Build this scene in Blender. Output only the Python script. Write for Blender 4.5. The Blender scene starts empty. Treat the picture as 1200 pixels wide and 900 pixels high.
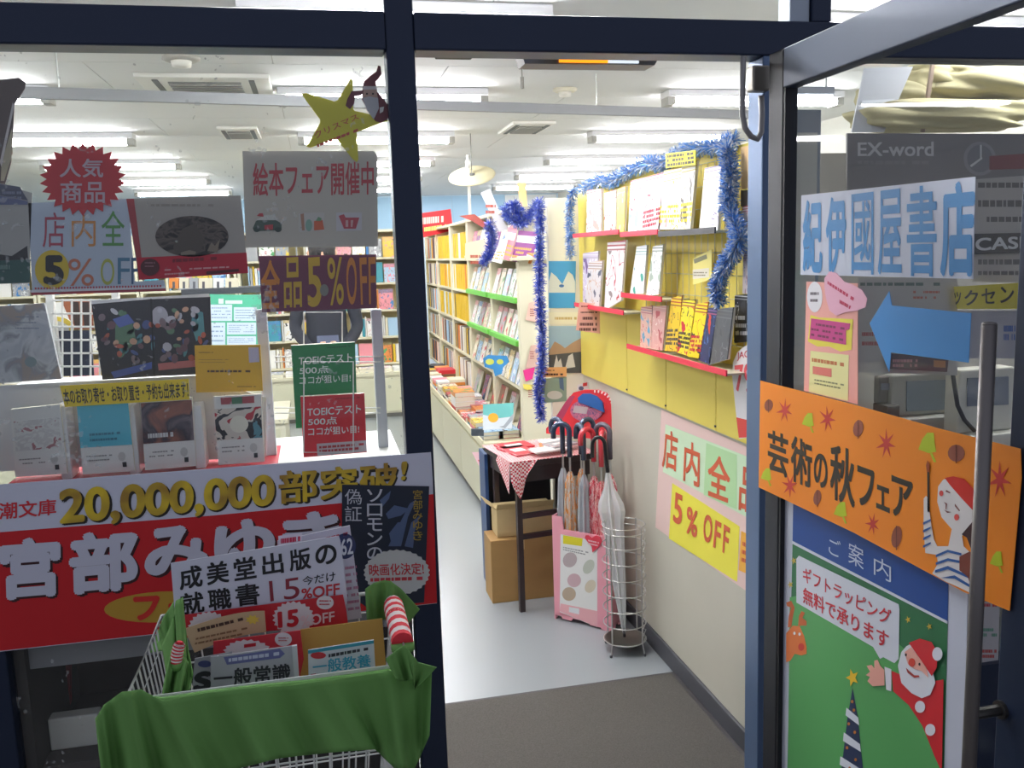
import bpy, bmesh, math, random
from mathutils import Vector, Matrix, Euler
random.seed(7)
SC = bpy.context.scene
COL = SC.collection
PI = math.pi

# ------------------------------------------------------------------ camera
F_PX = 1040.0
CAM = Vector((0, -2.15, 1.6))
_dy = Vector((368 - 600, -(304 - 450), -F_PX)).normalized()
_z = -Vector((220, -6850, -F_PX)).normalized()
_z = (_z - _dy * _z.dot(_dy)).normalized()
_x = _dy.cross(_z)
ROT = Matrix((_x, _dy, _z))
cd = bpy.data.cameras.new('camera')
cd.sensor_width = 36
cd.lens = F_PX / 1200 * 36
cd.clip_start = .02
cam = bpy.data.objects.new('camera', cd)
COL.objects.link(cam)
cam.matrix_world = Matrix.Translation(CAM) @ ROT.to_4x4()
SC.camera = cam
# ------------------------------------------------------------------ world, light, exposure
w = bpy.data.worlds.new('world')
SC.world = w
w.use_nodes = True
bg = w.node_tree.nodes['Background']
bg.inputs[0].default_value = (.66, .70, .86, 1)
bg.inputs[1].default_value = .5
TUBE_POWER = 84
SC.view_settings.view_transform = 'Standard'
SC.view_settings.look = 'None'
SC.view_settings.exposure = 0
SC.view_settings.gamma = 1
SC.view_settings.use_curve_mapping = False
SC.cycles.max_bounces = 8
SC.cycles.transparent_max_bounces = 16
SC.cycles.sample_clamp_indirect = 6


# ------------------------------------------------------------------ helpers
def ray(px, py):
    return ROT @ Vector((px - 600, -(py - 450), -F_PX))


def U(px, py, **k):
    a = 'XYZ'.index(list(k)[0])
    v = list(k.values())[0]
    d = ray(px, py)
    return CAM + d * ((v - CAM[a]) / d[a])


def hx(h):
    h = h.lstrip('#')
    return [(lambda c: c / 12.92 if c <= .04045 else ((c + .055) / 1.055) ** 2.4)(int(h[i:i + 2], 16) / 255) for i in (0, 2, 4)] + [1]


MC = {}


def mat(h, rough=.6, metal=0, noise=0, scale=20, bump=0, emit=0, coat=0):
    key = (h, rough, metal, noise, scale, bump, emit, coat)
    if key in MC: return MC[key]
    m = bpy.data.materials.new('paint_' + h.strip('#'))
    m.use_nodes = True
    nt = m.node_tree
    b = nt.nodes['Principled BSDF']
    b.inputs['Base Color'].default_value = hx(h)
    b.inputs['Roughness'].default_value = rough
    b.inputs['Metallic'].default_value = metal
    b.inputs['Coat Weight'].default_value = coat
    if emit:
        b.inputs['Emission Color'].default_value = hx(h)
        b.inputs['Emission Strength'].default_value = emit
    if noise or bump:
        tc = nt.nodes.new('ShaderNodeTexCoord')
        n = nt.nodes.new('ShaderNodeTexNoise')
        n.inputs['Scale'].default_value = scale
        n.inputs['Detail'].default_value = 5
        nt.links.new(tc.outputs['Object'], n.inputs['Vector'])
        if noise:
            r = nt.nodes.new('ShaderNodeMix')
            r.data_type = 'RGBA'
            c = hx(h)
            r.inputs[6].default_value = [x * (1 - noise) for x in c[:3]] + [1]
            r.inputs[7].default_value = [min(1, x * (1 + noise)) for x in c[:3]] + [1]
            nt.links.new(n.outputs['Fac'], r.inputs[0])
            nt.links.new(r.outputs[2], b.inputs['Base Color'])
        if bump:
            bp = nt.nodes.new('ShaderNodeBump')
            bp.inputs['Strength'].default_value = bump
            bp.inputs['Distance'].default_value = .002
            nt.links.new(n.outputs['Fac'], bp.inputs['Height'])
            nt.links.new(bp.outputs[0], b.inputs['Normal'])
    MC[key] = m
    return m


def picture(cols, scale=6, kind='voronoi', rough=.4):
    """a printed picture: patches of several inks laid out by a procedural pattern"""
    key = (tuple(cols), scale, kind, rough)
    if key in MC: return MC[key]
    m = bpy.data.materials.new('print_' + cols[0].strip('#'))
    m.use_nodes = True
    nt = m.node_tree
    b = nt.nodes['Principled BSDF']
    b.inputs['Roughness'].default_value = rough
    tc = nt.nodes.new('ShaderNodeTexCoord')
    cr = nt.nodes.new('ShaderNodeValToRGB')
    cr.color_ramp.interpolation = 'CONSTANT' if kind != 'soft' else 'LINEAR'
    e = cr.color_ramp.elements
    while len(e) < len(cols): e.new(.5)
    for i, c in enumerate(cols):
        e[i].position = .25 + .5 * i / len(cols) if i else 0
        e[i].color = hx(c)
    n = nt.nodes.new('ShaderNodeTexNoise')
    n.inputs['Scale'].default_value = scale
    n.inputs['Detail'].default_value = 3
    n.inputs['Distortion'].default_value = 1.0
    nt.links.new(tc.outputs['Generated'], n.inputs['Vector'])
    nt.links.new(n.outputs['Fac'], cr.inputs[0])
    nt.links.new(cr.outputs[0], b.inputs['Base Color'])
    MC[key] = m
    return m


def cover(base, acc, acc2, seed=0):
    """magazine cover: coloured masthead band, printed picture and fine rows of print"""
    key = ('cover', base, acc, acc2, seed)
    if key in MC: return MC[key]
    m = bpy.data.materials.new('cover_' + base.strip('#'))
    m.use_nodes = True
    nt = m.node_tree
    N = nt.nodes.new
    L = nt.links.new
    b = nt.nodes['Principled BSDF']
    b.inputs['Roughness'].default_value = .35
    tc = N('ShaderNodeTexCoord')
    sp = N('ShaderNodeSeparateXYZ')
    L(tc.outputs['Generated'], sp.inputs[0])
    mp = N('ShaderNodeMapping')
    mp.inputs['Location'].default_value = (seed * 3.1, seed * 1.7, seed)
    L(tc.outputs['Generated'], mp.inputs[0])
    n = N('ShaderNodeTexNoise')
    n.inputs['Scale'].default_value = 3.2
    n.inputs['Detail'].default_value = 2
    L(mp.outputs[0], n.inputs['Vector'])

    def mth(op, a, v):
        x = N('ShaderNodeMath')
        x.operation = op
        for i, q in enumerate((a, v)):
            if isinstance(q, (int, float)): x.inputs[i].default_value = q
            else: L(q, x.inputs[i])
        return x.outputs[0]

    def mix(f, a, c):
        x = N('ShaderNodeMix')
        x.data_type = 'RGBA'
        L(f, x.inputs[0])
        for i, q in ((6, a), (7, c)):
            if isinstance(q, str): x.inputs[i].default_value = hx(q)
            else: L(q, x.inputs[i])
        return x.outputs[2]
    c = mix(mth('GREATER_THAN', n.outputs['Fac'], .60), base, acc)
    w1 = mth('LESS_THAN', mth('ABSOLUTE', mth('SUBTRACT', n.outputs['Fac'], .40), 0), .010)
    c = mix(w1, c, acc2)
    band = mth('GREATER_THAN', sp.outputs[2], .80 if seed % 2 else .86)
    br = N('ShaderNodeTexBrick')
    br.inputs['Scale'].default_value = 9
    br.inputs['Mortar Size'].default_value = .03
    br.inputs['Color1'].default_value = hx(acc2)
    br.inputs['Color2'].default_value = hx(acc)
    br.inputs['Mortar'].default_value = hx(base)
    mp2 = N('ShaderNodeMapping')
    mp2.inputs['Rotation'].default_value = (PI / 2, 0, 0)
    L(tc.outputs['Generated'], mp2.inputs[0])
    L(mp2.outputs[0], br.inputs['Vector'])
    c = mix(band, c, br.outputs['Color'])
    L(c, b.inputs['Base Color'])
    MC[key] = m
    return m


def glass_mat(speck=.0, tint='#fdfffe', name='glass'):
    m = bpy.data.materials.new(name)
    m.use_nodes = True
    nt = m.node_tree
    nt.nodes.clear()
    N = nt.nodes.new
    L = nt.links.new
    out = N('ShaderNodeOutputMaterial')
    tr = N('ShaderNodeBsdfTransparent')
    tr.inputs[0].default_value = hx(tint)
    gl = N('ShaderNodeBsdfGlossy')
    gl.inputs['Roughness'].default_value = .02
    ge = N('ShaderNodeNewGeometry')
    dt = N('ShaderNodeVectorMath'); dt.operation = 'DOT_PRODUCT'
    L(ge.outputs['Normal'], dt.inputs[0]); L(ge.outputs['Incoming'], dt.inputs[1])

    def mt(op, *q):
        x = N('ShaderNodeMath'); x.operation = op
        for i, v in enumerate(q):
            if isinstance(v, (int, float)): x.inputs[i].default_value = v
            else: L(v, x.inputs[i])
        return x.outputs[0]
    fres = mt('MULTIPLY_ADD', mt('POWER', mt('SUBTRACT', 1, mt('ABSOLUTE', dt.outputs['Value'])), 5), .4, .02)
    mx = N('ShaderNodeMixShader')
    L(fres, mx.inputs[0])
    L(tr.outputs[0], mx.inputs[1])
    L(gl.outputs[0], mx.inputs[2])
    last = mx.outputs[0]
    if speck:
        tc = N('ShaderNodeTexCoord')
        n = N('ShaderNodeTexNoise')
        n.inputs['Scale'].default_value = 70
        n.inputs['Detail'].default_value = 1
        n2 = N('ShaderNodeTexNoise')
        n2.inputs['Scale'].default_value = 9
        L(tc.outputs['Object'], n.inputs['Vector'])
        L(tc.outputs['Object'], n2.inputs['Vector'])
        a = N('ShaderNodeMath'); a.operation = 'MULTIPLY'
        L(n.outputs['Fac'], a.inputs[0]); L(n2.outputs['Fac'], a.inputs[1])
        g = N('ShaderNodeMath'); g.operation = 'GREATER_THAN'; g.inputs[1].default_value = .41
        L(a.outputs[0], g.inputs[0])
        k = N('ShaderNodeMath'); k.operation = 'MULTIPLY_ADD'; k.inputs[1].default_value = speck; k.inputs[2].default_value = .018
        L(g.outputs[0], k.inputs[0])
        df = N('ShaderNodeBsdfDiffuse'); df.inputs[0].default_value = (.85, .87, .85, 1)
        m2 = N('ShaderNodeMixShader')
        L(k.outputs[0], m2.inputs[0]); L(last, m2.inputs[1]); L(df.outputs[0], m2.inputs[2])
        last = m2.outputs[0]
    L(last, out.inputs[0])
    return m


WM = {}


def link(name, me, parent=None, M=None):
    o = bpy.data.objects.new(name, me)
    COL.objects.link(o)
    if parent is not None: o.parent = parent
    if M is not None:
        o.matrix_world = M
    return o


def tag(o, label=None, cat=None, group=None, kind=None):
    if label: o['label'] = label
    if cat: o['category'] = cat
    if group: o['group'] = group
    if kind: o['kind'] = kind
    return o


def thing(name, label, cat, loc, group=None):
    o = bpy.data.objects.new(name, None)
    COL.objects.link(o)
    o.empty_display_size = .05
    o.location = loc
    WM[o.name] = Matrix.Translation(Vector(loc))
    return tag(o, label, cat, group)


class MB:
    """collects geometry in world coordinates, then links it as one mesh object"""

    def __init__(s):
        s.v = []; s.f = []; s.m = []

    def add(s, vs, fs, mi=0):
        k = len(s.v)
        s.v += [Vector(p) for p in vs]
        s.f += [[i + k for i in q] for q in fs]
        s.m += [mi] * len(fs)
        return s

    def box(s, x0, x1, y0, y1, z0, z1, mi=0, M=None, bev=0):
        x0, x1 = min(x0, x1), max(x0, x1); y0, y1 = min(y0, y1), max(y0, y1); z0, z1 = min(z0, z1), max(z0, z1)
        if bev:
            b = bmesh.new()
            r = bmesh.ops.create_cube(b, size=1)
            for q in b.verts:
                q.co = Vector(((x0 + x1) / 2 + q.co.x * (x1 - x0), (y0 + y1) / 2 + q.co.y * (y1 - y0), (z0 + z1) / 2 + q.co.z * (z1 - z0)))
            bmesh.ops.bevel(b, geom=b.edges[:], offset=bev, segments=2, affect='EDGES', profile=.5)
            b.verts.index_update()
            vs = [q.co.copy() for q in b.verts]
            fs = [[q.index for q in f.verts] for f in b.faces]
            b.free()
        else:
            vs = [Vector((x, y, z)) for z in (z0, z1) for y in (y0, y1) for x in (x0, x1)]
            fs = [(0, 2, 3, 1), (4, 5, 7, 6), (0, 1, 5, 4), (2, 6, 7, 3), (0, 4, 6, 2), (1, 3, 7, 5)]
        if M is not None: vs = [M @ q for q in vs]
        return s.add(vs, fs, mi)

    def tube(s, pts, r, n=8, mi=0, cap=True, closed=False):
        pts = [Vector(p) for p in pts]
        rr = r if isinstance(r, (list, tuple)) else [r] * len(pts)
        vs = []; fs = []
        up = None
        N = len(pts)
        for i, p in enumerate(pts):
            if closed: t = pts[(i + 1) % N] - pts[i - 1]
            else: t = pts[min(i + 1, N - 1)] - pts[max(i - 1, 0)]
            t.normalize()
            if up is None:
                a = Vector((0, 0, 1)) if abs(t.z) < .9 else Vector((1, 0, 0))
                up = a.cross(t).normalized()
            up = (up - t * up.dot(t)).normalized()
            v2 = t.cross(up)
            for k in range(n):
                an = 2 * PI * k / n
                vs.append(p + (up * math.cos(an) + v2 * math.sin(an)) * rr[i])
        for i in range(N if closed else N - 1):
            j = (i + 1) % N
            for k in range(n):
                l = (k + 1) % n
                fs.append((i * n + k, i * n + l, j * n + l, j * n + k))
        if cap and not closed:
            fs.append(list(range(n))[::-1]); fs.append([(N - 1) * n + k for k in range(n)])
        return s.add(vs, fs, mi)

    def lathe(s, c, prof, n=24, mi=0, M=None):
        vs = []; fs = []
        for (r, z) in prof:
            for k in range(n):
                a = 2 * PI * k / n
                q = Vector((r * math.cos(a), r * math.sin(a), z))
                if M is not None: q = M @ q
                vs.append(Vector(c) + q)
        for i in range(len(prof) - 1):
            for k in range(n):
                l = (k + 1) % n
                fs.append((i * n + k, i * n + l, (i + 1) * n + l, (i + 1) * n + k))
        fs.append(list(range(n))[::-1]); fs.append([(len(prof) - 1) * n + k for k in range(n)])
        return s.add(vs, fs, mi)

    def slab(s, front, thick, mi=0):
        """front: list of 3-D points of a flat outline, thick: vector to the back outline"""
        n = len(front)
        fr = [Vector(p) for p in front]
        bk = [p + thick for p in fr]
        fs = [list(range(n)), [n + i for i in range(n)][::-1]]
        fs += [(i, n + i, n + (i + 1) % n, (i + 1) % n)[::-1] for i in range(n)]
        return s.add(fr + bk, fs, mi)

    def grid(s, rows, thick=None, mi=0):
        nr = len(rows); nc = len(rows[0])
        vs = [p for r in rows for p in r]
        fs = [(i * nc + j, i * nc + j + 1, (i + 1) * nc + j + 1, (i + 1) * nc + j) for i in range(nr - 1) for j in range(nc - 1)]
        return s.add(vs, fs, mi)

    def build(s, name, mats, parent=None, smooth=False, origin=None):
        if not isinstance(mats, (list, tuple)): mats = [mats]
        if parent is not None:
            T = WM[parent.name]
        else:
            if origin is None:
                xs = [p.x for p in s.v]; ys = [p.y for p in s.v]; zs = [p.z for p in s.v]
                origin = ((min(xs) + max(xs)) / 2, (min(ys) + max(ys)) / 2, min(zs))
            T = Matrix.Translation(Vector(origin))
        inv = T.inverted()
        me = bpy.data.meshes.new(name)
        me.from_pydata([inv @ p for p in s.v], [], s.f)
        for q in mats: me.materials.append(q)
        me.polygons.foreach_set('material_index', s.m)
        if smooth: me.polygons.foreach_set('use_smooth', [True] * len(me.polygons))
        me.update()
        o = bpy.data.objects.new(name, me)
        COL.objects.link(o)
        if parent is not None: o.parent = parent
        else: o.location = T.translation
        WM[o.name] = T
        return o


def struct(name, b, m, label=None):
    o = b.build(name, m)
    o['kind'] = 'structure'
    if label: o['label'] = label
    return o


def bx(name, x0, x1, y0, y1, z0, z1, m, parent=None, bev=0):
    return MB().box(x0, x1, y0, y1, z0, z1, bev=bev).build(name, m, parent)


class Frame:
    """a flat surface in the scene; n points towards the side that carries the print"""

    def __init__(s, p, n):
        s.p = Vector(p); s.n = Vector(n).normalized()

    def at(s, px, py, off=0):
        d = ray(px, py)
        q = s.p + s.n * off
        return CAM + d * ((q - CAM).dot(s.n) / d.dot(s.n))

    def flat(s, px, py, off=0):
        return s.at(px, py) + s.n * off


def sheet(F, pts, m, parent=None, name='sheet', th=.0015, layer=0):
    b = MB().slab([F.flat(*q, off=.0006 * layer) for q in pts], -F.n * th)
    return b.build(name, m, parent)


def ink(F, pts, m, layer, parent, name='print'):
    """one or several flat printed outlines"""
    if not isinstance(pts[0][0], (list, tuple)): pts = [pts]
    b = MB()
    for q in pts:
        vs = [F.flat(*a, off=.0006 * layer) for a in q]
        b.add(vs, [list(range(len(vs)))])
    return b.build(name, m, parent)


def ell(cx, cy, rx, ry, n=28, rot=0):
    c, s = math.cos(rot), math.sin(rot)
    return [(cx + rx * math.cos(t) * c - ry * math.sin(t) * s, cy + rx * math.cos(t) * s + ry * math.sin(t) * c) for t in [2 * PI * i / n for i in range(n)]]


def burst(cx, cy, rx, ry, n=24, k=.86):
    return [(cx + rx * (1 if i % 2 else k) * math.cos(PI * i / n), cy + ry * (1 if i % 2 else k) * math.sin(PI * i / n)) for i in range(2 * n)]


def lerp(a, b, t): return a + (b - a) * t


TXT = {}


def glyphs(s, bold):
    if (s, bold) in TXT: return TXT[(s, bold)]
    c = bpy.data.curves.new('t', 'FONT')
    c.body = s
    c.resolution_u = 5
    c.align_x = 'CENTER'
    c.space_line = .95
    o = bpy.data.objects.new('t', c)
    COL.objects.link(o)
    dg = bpy.context.evaluated_depsgraph_get()
    dg.update()
    me = bpy.data.meshes.new_from_object(o.evaluated_get(dg))
    vs = [q.co.copy() for q in me.vertices]
    fs = [list(p.vertices) for p in me.polygons]
    bpy.data.objects.remove(o); bpy.data.meshes.remove(me)
    if bold > 0:      # heavier strokes: the outline repeated a little to every side
        n0 = len(vs); f0 = list(fs); v0 = list(vs)
        kk = 8 if bold > .03 else 4
        for i in range(kk):
            a = 2 * PI * i / kk + (PI / 4 if kk == 4 else 0)
            k = len(vs)
            vs += [q + Vector((math.cos(a), math.sin(a), 0)) * bold + Vector((0, 0, (i + 1) * 2.2e-5)) for q in v0]
            fs += [[j + k for j in f] for f in f0]
    x0 = min(q.x for q in vs); x1 = max(q.x for q in vs); y0 = min(q.y for q in vs); y1 = max(q.y for q in vs)
    r = ([((q.x - x0) / (x1 - x0), (q.y - y0) / max(1e-6, y1 - y0), q.z) for q in vs], fs)
    TXT[(s, bold)] = r
    return r


def text(F, s, quad, m, layer, parent, bold=.0, name='lettering', shadow=None, sh=(1.6, 1.6)):
    """quad: tl, tr, br, bl in the photograph's pixels, carried onto the surface F"""
    if len(quad) == 4 and not isinstance(quad[0], (tuple, list)):
        x0, y0, x1, y1 = quad
        quad = [(x0, y0), (x1, y0), (x1, y1), (x0, y1)]
    if shadow is not None:
        text(F, s, [(a + sh[0], b + sh[1]) for a, b in quad], shadow, layer, parent, bold + .012, 'lettering_shadow')
        layer += 1
    P = [F.flat(*q, off=.0006 * layer) for q in quad]
    uv, fs = glyphs(s, bold)
    vs = [lerp(lerp(P[3], P[2], a), lerp(P[0], P[1], a), b) + F.n * z for a, b, z in uv]
    return MB().add(vs, fs).build(name, m, parent)


def lines(F, quad, n, m, layer, parent, fill=.5, seed=1, name='small_print'):
    """rows of print too small to read: little dashes"""
    if len(quad) == 4 and not isinstance(quad[0], (tuple, list)):
        x0, y0, x1, y1 = quad
        quad = [(x0, y0), (x1, y0), (x1, y1), (x0, y1)]
    r = random.Random(seed)
    P = [F.flat(*q, off=.0006 * layer) for q in quad]
    b = MB()
    for i in range(n):
        v0 = (i + (1 - fill) / 2) / n; v1 = (i + (1 + fill) / 2) / n
        u = 0
        while u < .97:
            w = r.uniform(.04, .12)
            if r.random() < .85:
                pts = [(u, v0), (min(1, u + w), v0), (min(1, u + w), v1), (u, v1)]
                b.add([lerp(lerp(P[0], P[1], a), lerp(P[3], P[2], a), c) for a, c in pts], [(0, 1, 2, 3)])
            u += w + .018
    return b.build(name, m, parent)


def sign(name, label, cat, F, pts, m, group=None, th=.0015):
    c = [F.at(*q) for q in pts]
    lo = min(c, key=lambda q: q.z)
    o = thing(name, label, cat, (sum(q.x for q in c) / len(c), sum(q.y for q in c) / len(c), lo.z), group)
    sheet(F, pts, m, o, th=th)
    return o


def FY(y): return Frame((0, y, 0), (0, -1, 0))
def FX(x): return Frame((x, 0, 0), (-1, 0, 0))


# ------------------------------------------------------------------ materials
navy = mat('#212d44', .38, .25, noise=.08, scale=6)
navy_dk = mat('#1a2333', .4, .2)
steel = mat('#9a9a98', .32, .9, noise=.1, scale=30)
wire_m = mat('#c9cac6', .3, .75)
wire_w = mat('#e4e4e0', .4)
cream = mat('#e6e1cc', .55, noise=.03, scale=4)
creamd = mat('#cfc6a6', .6)
white = mat('#eeeeea', .5)
whited = mat('#dcdcde', .6)
black = mat('#14141a', .5)
red = mat('#d8202c', .5)
GLASS = glass_mat(.25, name='window_glass')
GLASS2 = glass_mat(.0, '#feffff', name='door_glass')

# ------------------------------------------------------------------ setting: room
def floor_material():
    m = mat('#979c9f', .25, 0, noise=.045, scale=1.6, bump=.02)
    return m


struct('floor', MB().box(-5, 4.2, .0, 13, -.1, 0), floor_material(), 'pale blue-grey polished vinyl floor of the shop')
struct('floor', MB().box(-6, 5.5, -7, 0, -.12, -.02), mat('#6d6a66', .8, noise=.2, scale=9, bump=.3), 'grey pavement outside the shop front')


cb_ = mat('#d9d9d6', .8, noise=.015, scale=3)
ce = struct('ceiling', MB().box(-5, 4.2, .0, 13, 2.607, 2.7), mat('#b0aca2', .8))
_pm = None
for iy in range(15):
    for ix in range(6):
        if _pm is None:
            q = MB().box(0, 1.815, 0, .905, 0, .0068).build('ceiling_panel', cb_, None, origin=(0, 0, 0))
            _pm = q.data
        else:
            q = bpy.data.objects.new('ceiling_panel', _pm); COL.objects.link(q)
        q.parent = ce
        q.location = Vector((-5.6 + ix * 1.82 + (.91 if iy % 2 else 0), .02 + iy * .91 if iy < 14 else 12.06, 2.6 + (.0 if iy < 14 else .0001))) - ce.location
pale_blue = mat('#c6dbea', .7, noise=.03, scale=2)
wb = struct('wall_back', MB().box(-5, 4.2, 13, 13.1, 0, 2.6), pale_blue)
for i in range(10):
    bx('wall_panel', -4.98 + i * .915, -4.98 + i * .915 + .905, 12.985, 13, 1.9, 2.58, mat('#e9ecec', .6) if i in (5, 9) else mat('#a9cbe4', .6), wb)
struct('wall_left', MB().box(-5.1, -5, 0, 13.1, 0, 2.6), mat('#e2dfd4', .7))
struct('wall_right', MB().box(4.2, 4.3, 0, 13.1, 0, 2.6), mat('#e2dfd4', .7))
struct('wall_front', MB().box(-5.1, -2.5, -.05, .05, -.05, 3.2).box(3.0, 4.3, -.05, .05, -.05, 3.2).box(-2.5, 3.0, -.05, .05, 2.52, 3.2), mat('#5a5f68', .7))
# low partition wall on the right with yellow board above
wp = struct('wall_partition', MB().box(1.249, 1.33, .05, 1.97, 0, 1.89), mat('#c4c0b0', .65, noise=.05, scale=5), 'cream partition wall on the right of the entrance')
ys = [.055, .47, .89, 1.31, 1.965]
for a, b_ in zip(ys, ys[1:]):
    bx('wall_panel', 1.236, 1.249, a, b_ - .004, 1.008, 1.89, mat('#e2cf5c', .45, noise=.03, scale=8), wp)
for a in ys[1:-1]:
    MB().lathe((1.236, a, 1.02), [(.005, 0), (.005, .006)], 8).build('screw', mat('#444444', .4), wp)
struct('baseboard_right', MB().box(1.236, 1.2489, .05, 1.97, 0, .075, bev=.003), mat('#4a4b50', .5))
# posters-carrying cream end panel at the far end of the partition
ep = struct('trim_1', MB().box(1.088, 1.31, 1.975, 2.01, 0, 1.85, bev=.003), cream, 'cream end panel behind the red display')

# ------------------------------------------------------------------ shop front frame
TR0, TR1 = 2.066, 2.150
struct('window_frame_1', MB().box(.19, .256, -.03, .04, -.02, 2.52, bev=.004), navy, 'dark blue mullion left of the doorway')
struct('window_frame_2', MB().box(1.125, 1.19, -.035, .045, -.02, TR0, bev=.004), mat('#5b7191', .35, .3), 'blue door jamb right of the doorway')
struct('window_frame_3', MB().box(-2.5, .19, -.035, .045, TR0, TR1, bev=.004).box(.256, 3.0, -.035, .045, TR0, TR1, bev=.004), navy, 'dark blue transom over window and door')
struct('window_frame_4', MB().box(-.81, -.742, -.03, .04, -.02, 2.52, bev=.004), navy, 'dark blue post at the left edge')
struct('window_frame_5', MB().box(1.262, 1.315, -.03, .04, TR1, 2.52, bev=.004), navy, 'dark post above the door rail')
struct('window_frame_6', MB().box(1.205, 1.26, -.02, .04, TR1, 2.52, bev=.004), mat('#a9b4c0', .4), 'pale post above the door')
struct('window_frame_7', MB().box(-2.5, -.81, -.03, .04, .0, .10).box(-.742, .19, -.03, .04, .0, .10), navy, 'bottom rail of the window')
struct('window_frame_8', MB().box(2.32, 2.38, -.03, .04, 0, 2.066).box(1.19, 2.32, -.03, .04, 0, .35), navy, 'frame of the display window right of the door')
for i, (a, b_, z0, z1) in enumerate([(-.742, .19, .10, TR0), (-2.5, -.81, .10, TR0), (-2.5, -.81, TR1, 2.52), (-.742, .19, TR1, 2.52), (.256, 1.205, TR1, 2.52), (1.315, 3.0, TR1, 2.52), (1.19, 2.32, .35, TR0), (2.38, 3.0, 0, TR0)]):
    struct('window_%d' % (i + 1), MB().box(a, b_, .000, .006, z0, z1), GLASS if i < 2 else GLASS2, 'clear glass pane of the shop front')

# ------------------------------------------------------------------ glass door standing open, at right angles to the front
DX = 1.10
door = thing('door_1', 'blue framed glass door standing open toward the street, covered with signs', 'door', (1.12, -.13, 0))
door['kind'] = 'structure'
bx('hinge_stile', DX, DX + .04, -.178, -.11, .02, 2.052, mat('#141821', .5), door, .003)
bx('lock_stile', DX, DX + .04, -1.0, -.925, .02, 2.052, navy, door, .003)
bx('top_rail', DX, DX + .04, -.925, -.178, 1.962, 2.052, mat('#3a475c', .45, .15), door, .003)
bx('bottom_rail', DX, DX + .04, -.925, -.178, .02, .16, navy, door, .003)
bx('door_glass', DX + .017, DX + .023, -.925, -.178, .16, 1.962, GLASS2, door)
bx('gasket', DX + .002, DX + .017, -.186, -.178, .16, 1.962, black, door)
HX, HY = 1.04, -.938
hb = MB().tube([(HX, HY, .45), (HX, HY, 1.463)], .0118, 16)
hb.lathe((HX, HY, 1.463), [(.0118, 0), (.010, .003), (.005, .004)], 16)
hd = hb.build('door_handle', mat('#7c7774', .45, .6), door, True)
for z in (.80, ):
    MB().tube([(HX, HY, z), (DX + .005, HY, z)], .0095, 12).tube([(DX - .006, HY, z), (DX + .004, HY, z)], .016, 12).build('handle_bracket', mat('#55534f', .35, .8), hd)
MB().tube([(HX, HY, .5), (DX + .005, HY, .5)], .0095, 12).build('handle_bracket', mat('#55534f', .35, .8), hd)
# hardware of the door closer at the top of the jamb
FJ = FY(-.05)
cl = thing('door_closer', 'grey metal closer bracket with bent strap at the top of the door jamb', 'door closer', FJ.at(880, 105))
b = MB()
b.box(FJ.at(878, 90).x, FJ.at(898, 90).x, -.07, -.036, FJ.at(880, 108).z, FJ.at(880, 78).z, bev=.004)
b.build('bracket', mat('#8f8a80', .35, .7), cl)
pts = [(871, 66), (870, 100), (870, 135), (873, 150), (880, 160), (888, 163), (892, 155), (893, 135), (892, 112)]
MB().tube([FJ.at(*q) for q in pts], .0075, 10).build('strap', mat('#9c9a98', .4, .3), cl, True)
# small things under the transom
o = MB().box(.318, .408, .05, .09, 2.072, 2.11, bev=.003).build('door_catch', black)
tag(o, 'small black box fixed under the transom beside the mullion', 'door catch')
ac = thing('sensor_housing', 'grey housing with a glowing orange strip under the transom', 'lamp', (.74, .12, 2.083))
x0, x1 = U(606, 76, Y=.10).x, U(784, 76, Y=.10).x
z0 = U(690, 75.5, Y=.10).z
MB().slab([(x0, .10, 2.13), (x0 + .02, .10, z0), (x1 - .04, .10, z0), (x1, .10, 2.13)], Vector((0, .07, 0))).build('housing', mat('#8e8b86', .5), ac)
xa, xb, xc = U(655, 70, Y=.1).x, U(712, 70, Y=.1).x, U(748, 70, Y=.1).x
MB().box(x0 + .06, x1 - .06, .044, .101, 2.09, 2.125).build('mount', mat('#77746f', .5), ac)
MB().box(xa, xb, .096, .1, z0 + .004, z0 + .012).build('lit_strip', mat('#ff9a20', emit=1.6), ac)
MB().box(xb, xc, .096, .1, z0 + .004, z0 + .011).build('lit_strip', mat('#e8f4ff', emit=1.0), ac)

# ------------------------------------------------------------------ ceiling fittings
tube_m = mat('#fbfbff', emit=TUBE_POWER)
rows = [.55, 1.6, 3.42, 5.3, 7.15, 8.95, 10.8]  # nearest row is out of view, added to light faces near the entrance
cols = [(-2.62, 0), (-.15, 1), (2.27, 2)]
colname = ['left', 'middle', 'right']
rown = ['nearest', 'second', 'third', 'fourth', 'fifth', 'sixth', 'farthest']
first = None
for ci, (x, _) in enumerate(cols):
    for ri, y in enumerate(rows):
        sk = (y - 3.4) * .045
        lab = 'white fluorescent batten, %s of the %s row on the ceiling' % (rown[ri], colname[ci])
        if first is None:
            t = thing('ceiling_light', lab, 'ceiling light', (0, 0, 2.6), 'fluorescent battens')
            MB().box(0, 1.25, -.075, .075, -.045, -.001, M=Matrix.Translation((0, 0, 2.6)), bev=.006).build('housing', whited, t)
            for yy in (-.045, .045):
                MB().tube([(.05, yy, 2.53), (1.20, yy, 2.53)], .016, 8).build('fluorescent_tube', tube_m, t)
            MB().box(.0, .05, -.06, .06, 2.505, 2.555).build('socket', mat('#a5a39c', .5), t)
            MB().box(1.2, 1.25, -.06, .06, 2.505, 2.555).build('socket', mat('#a5a39c', .5), t)
            first = t
            o = t
        else:
            o = first.copy()
            COL.objects.link(o)
            o['label'] = lab
            for ch in list(first.children):
                c = ch.copy(); COL.objects.link(c); c.parent = o
        o.location = (x + sk, y, 2.6)
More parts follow.
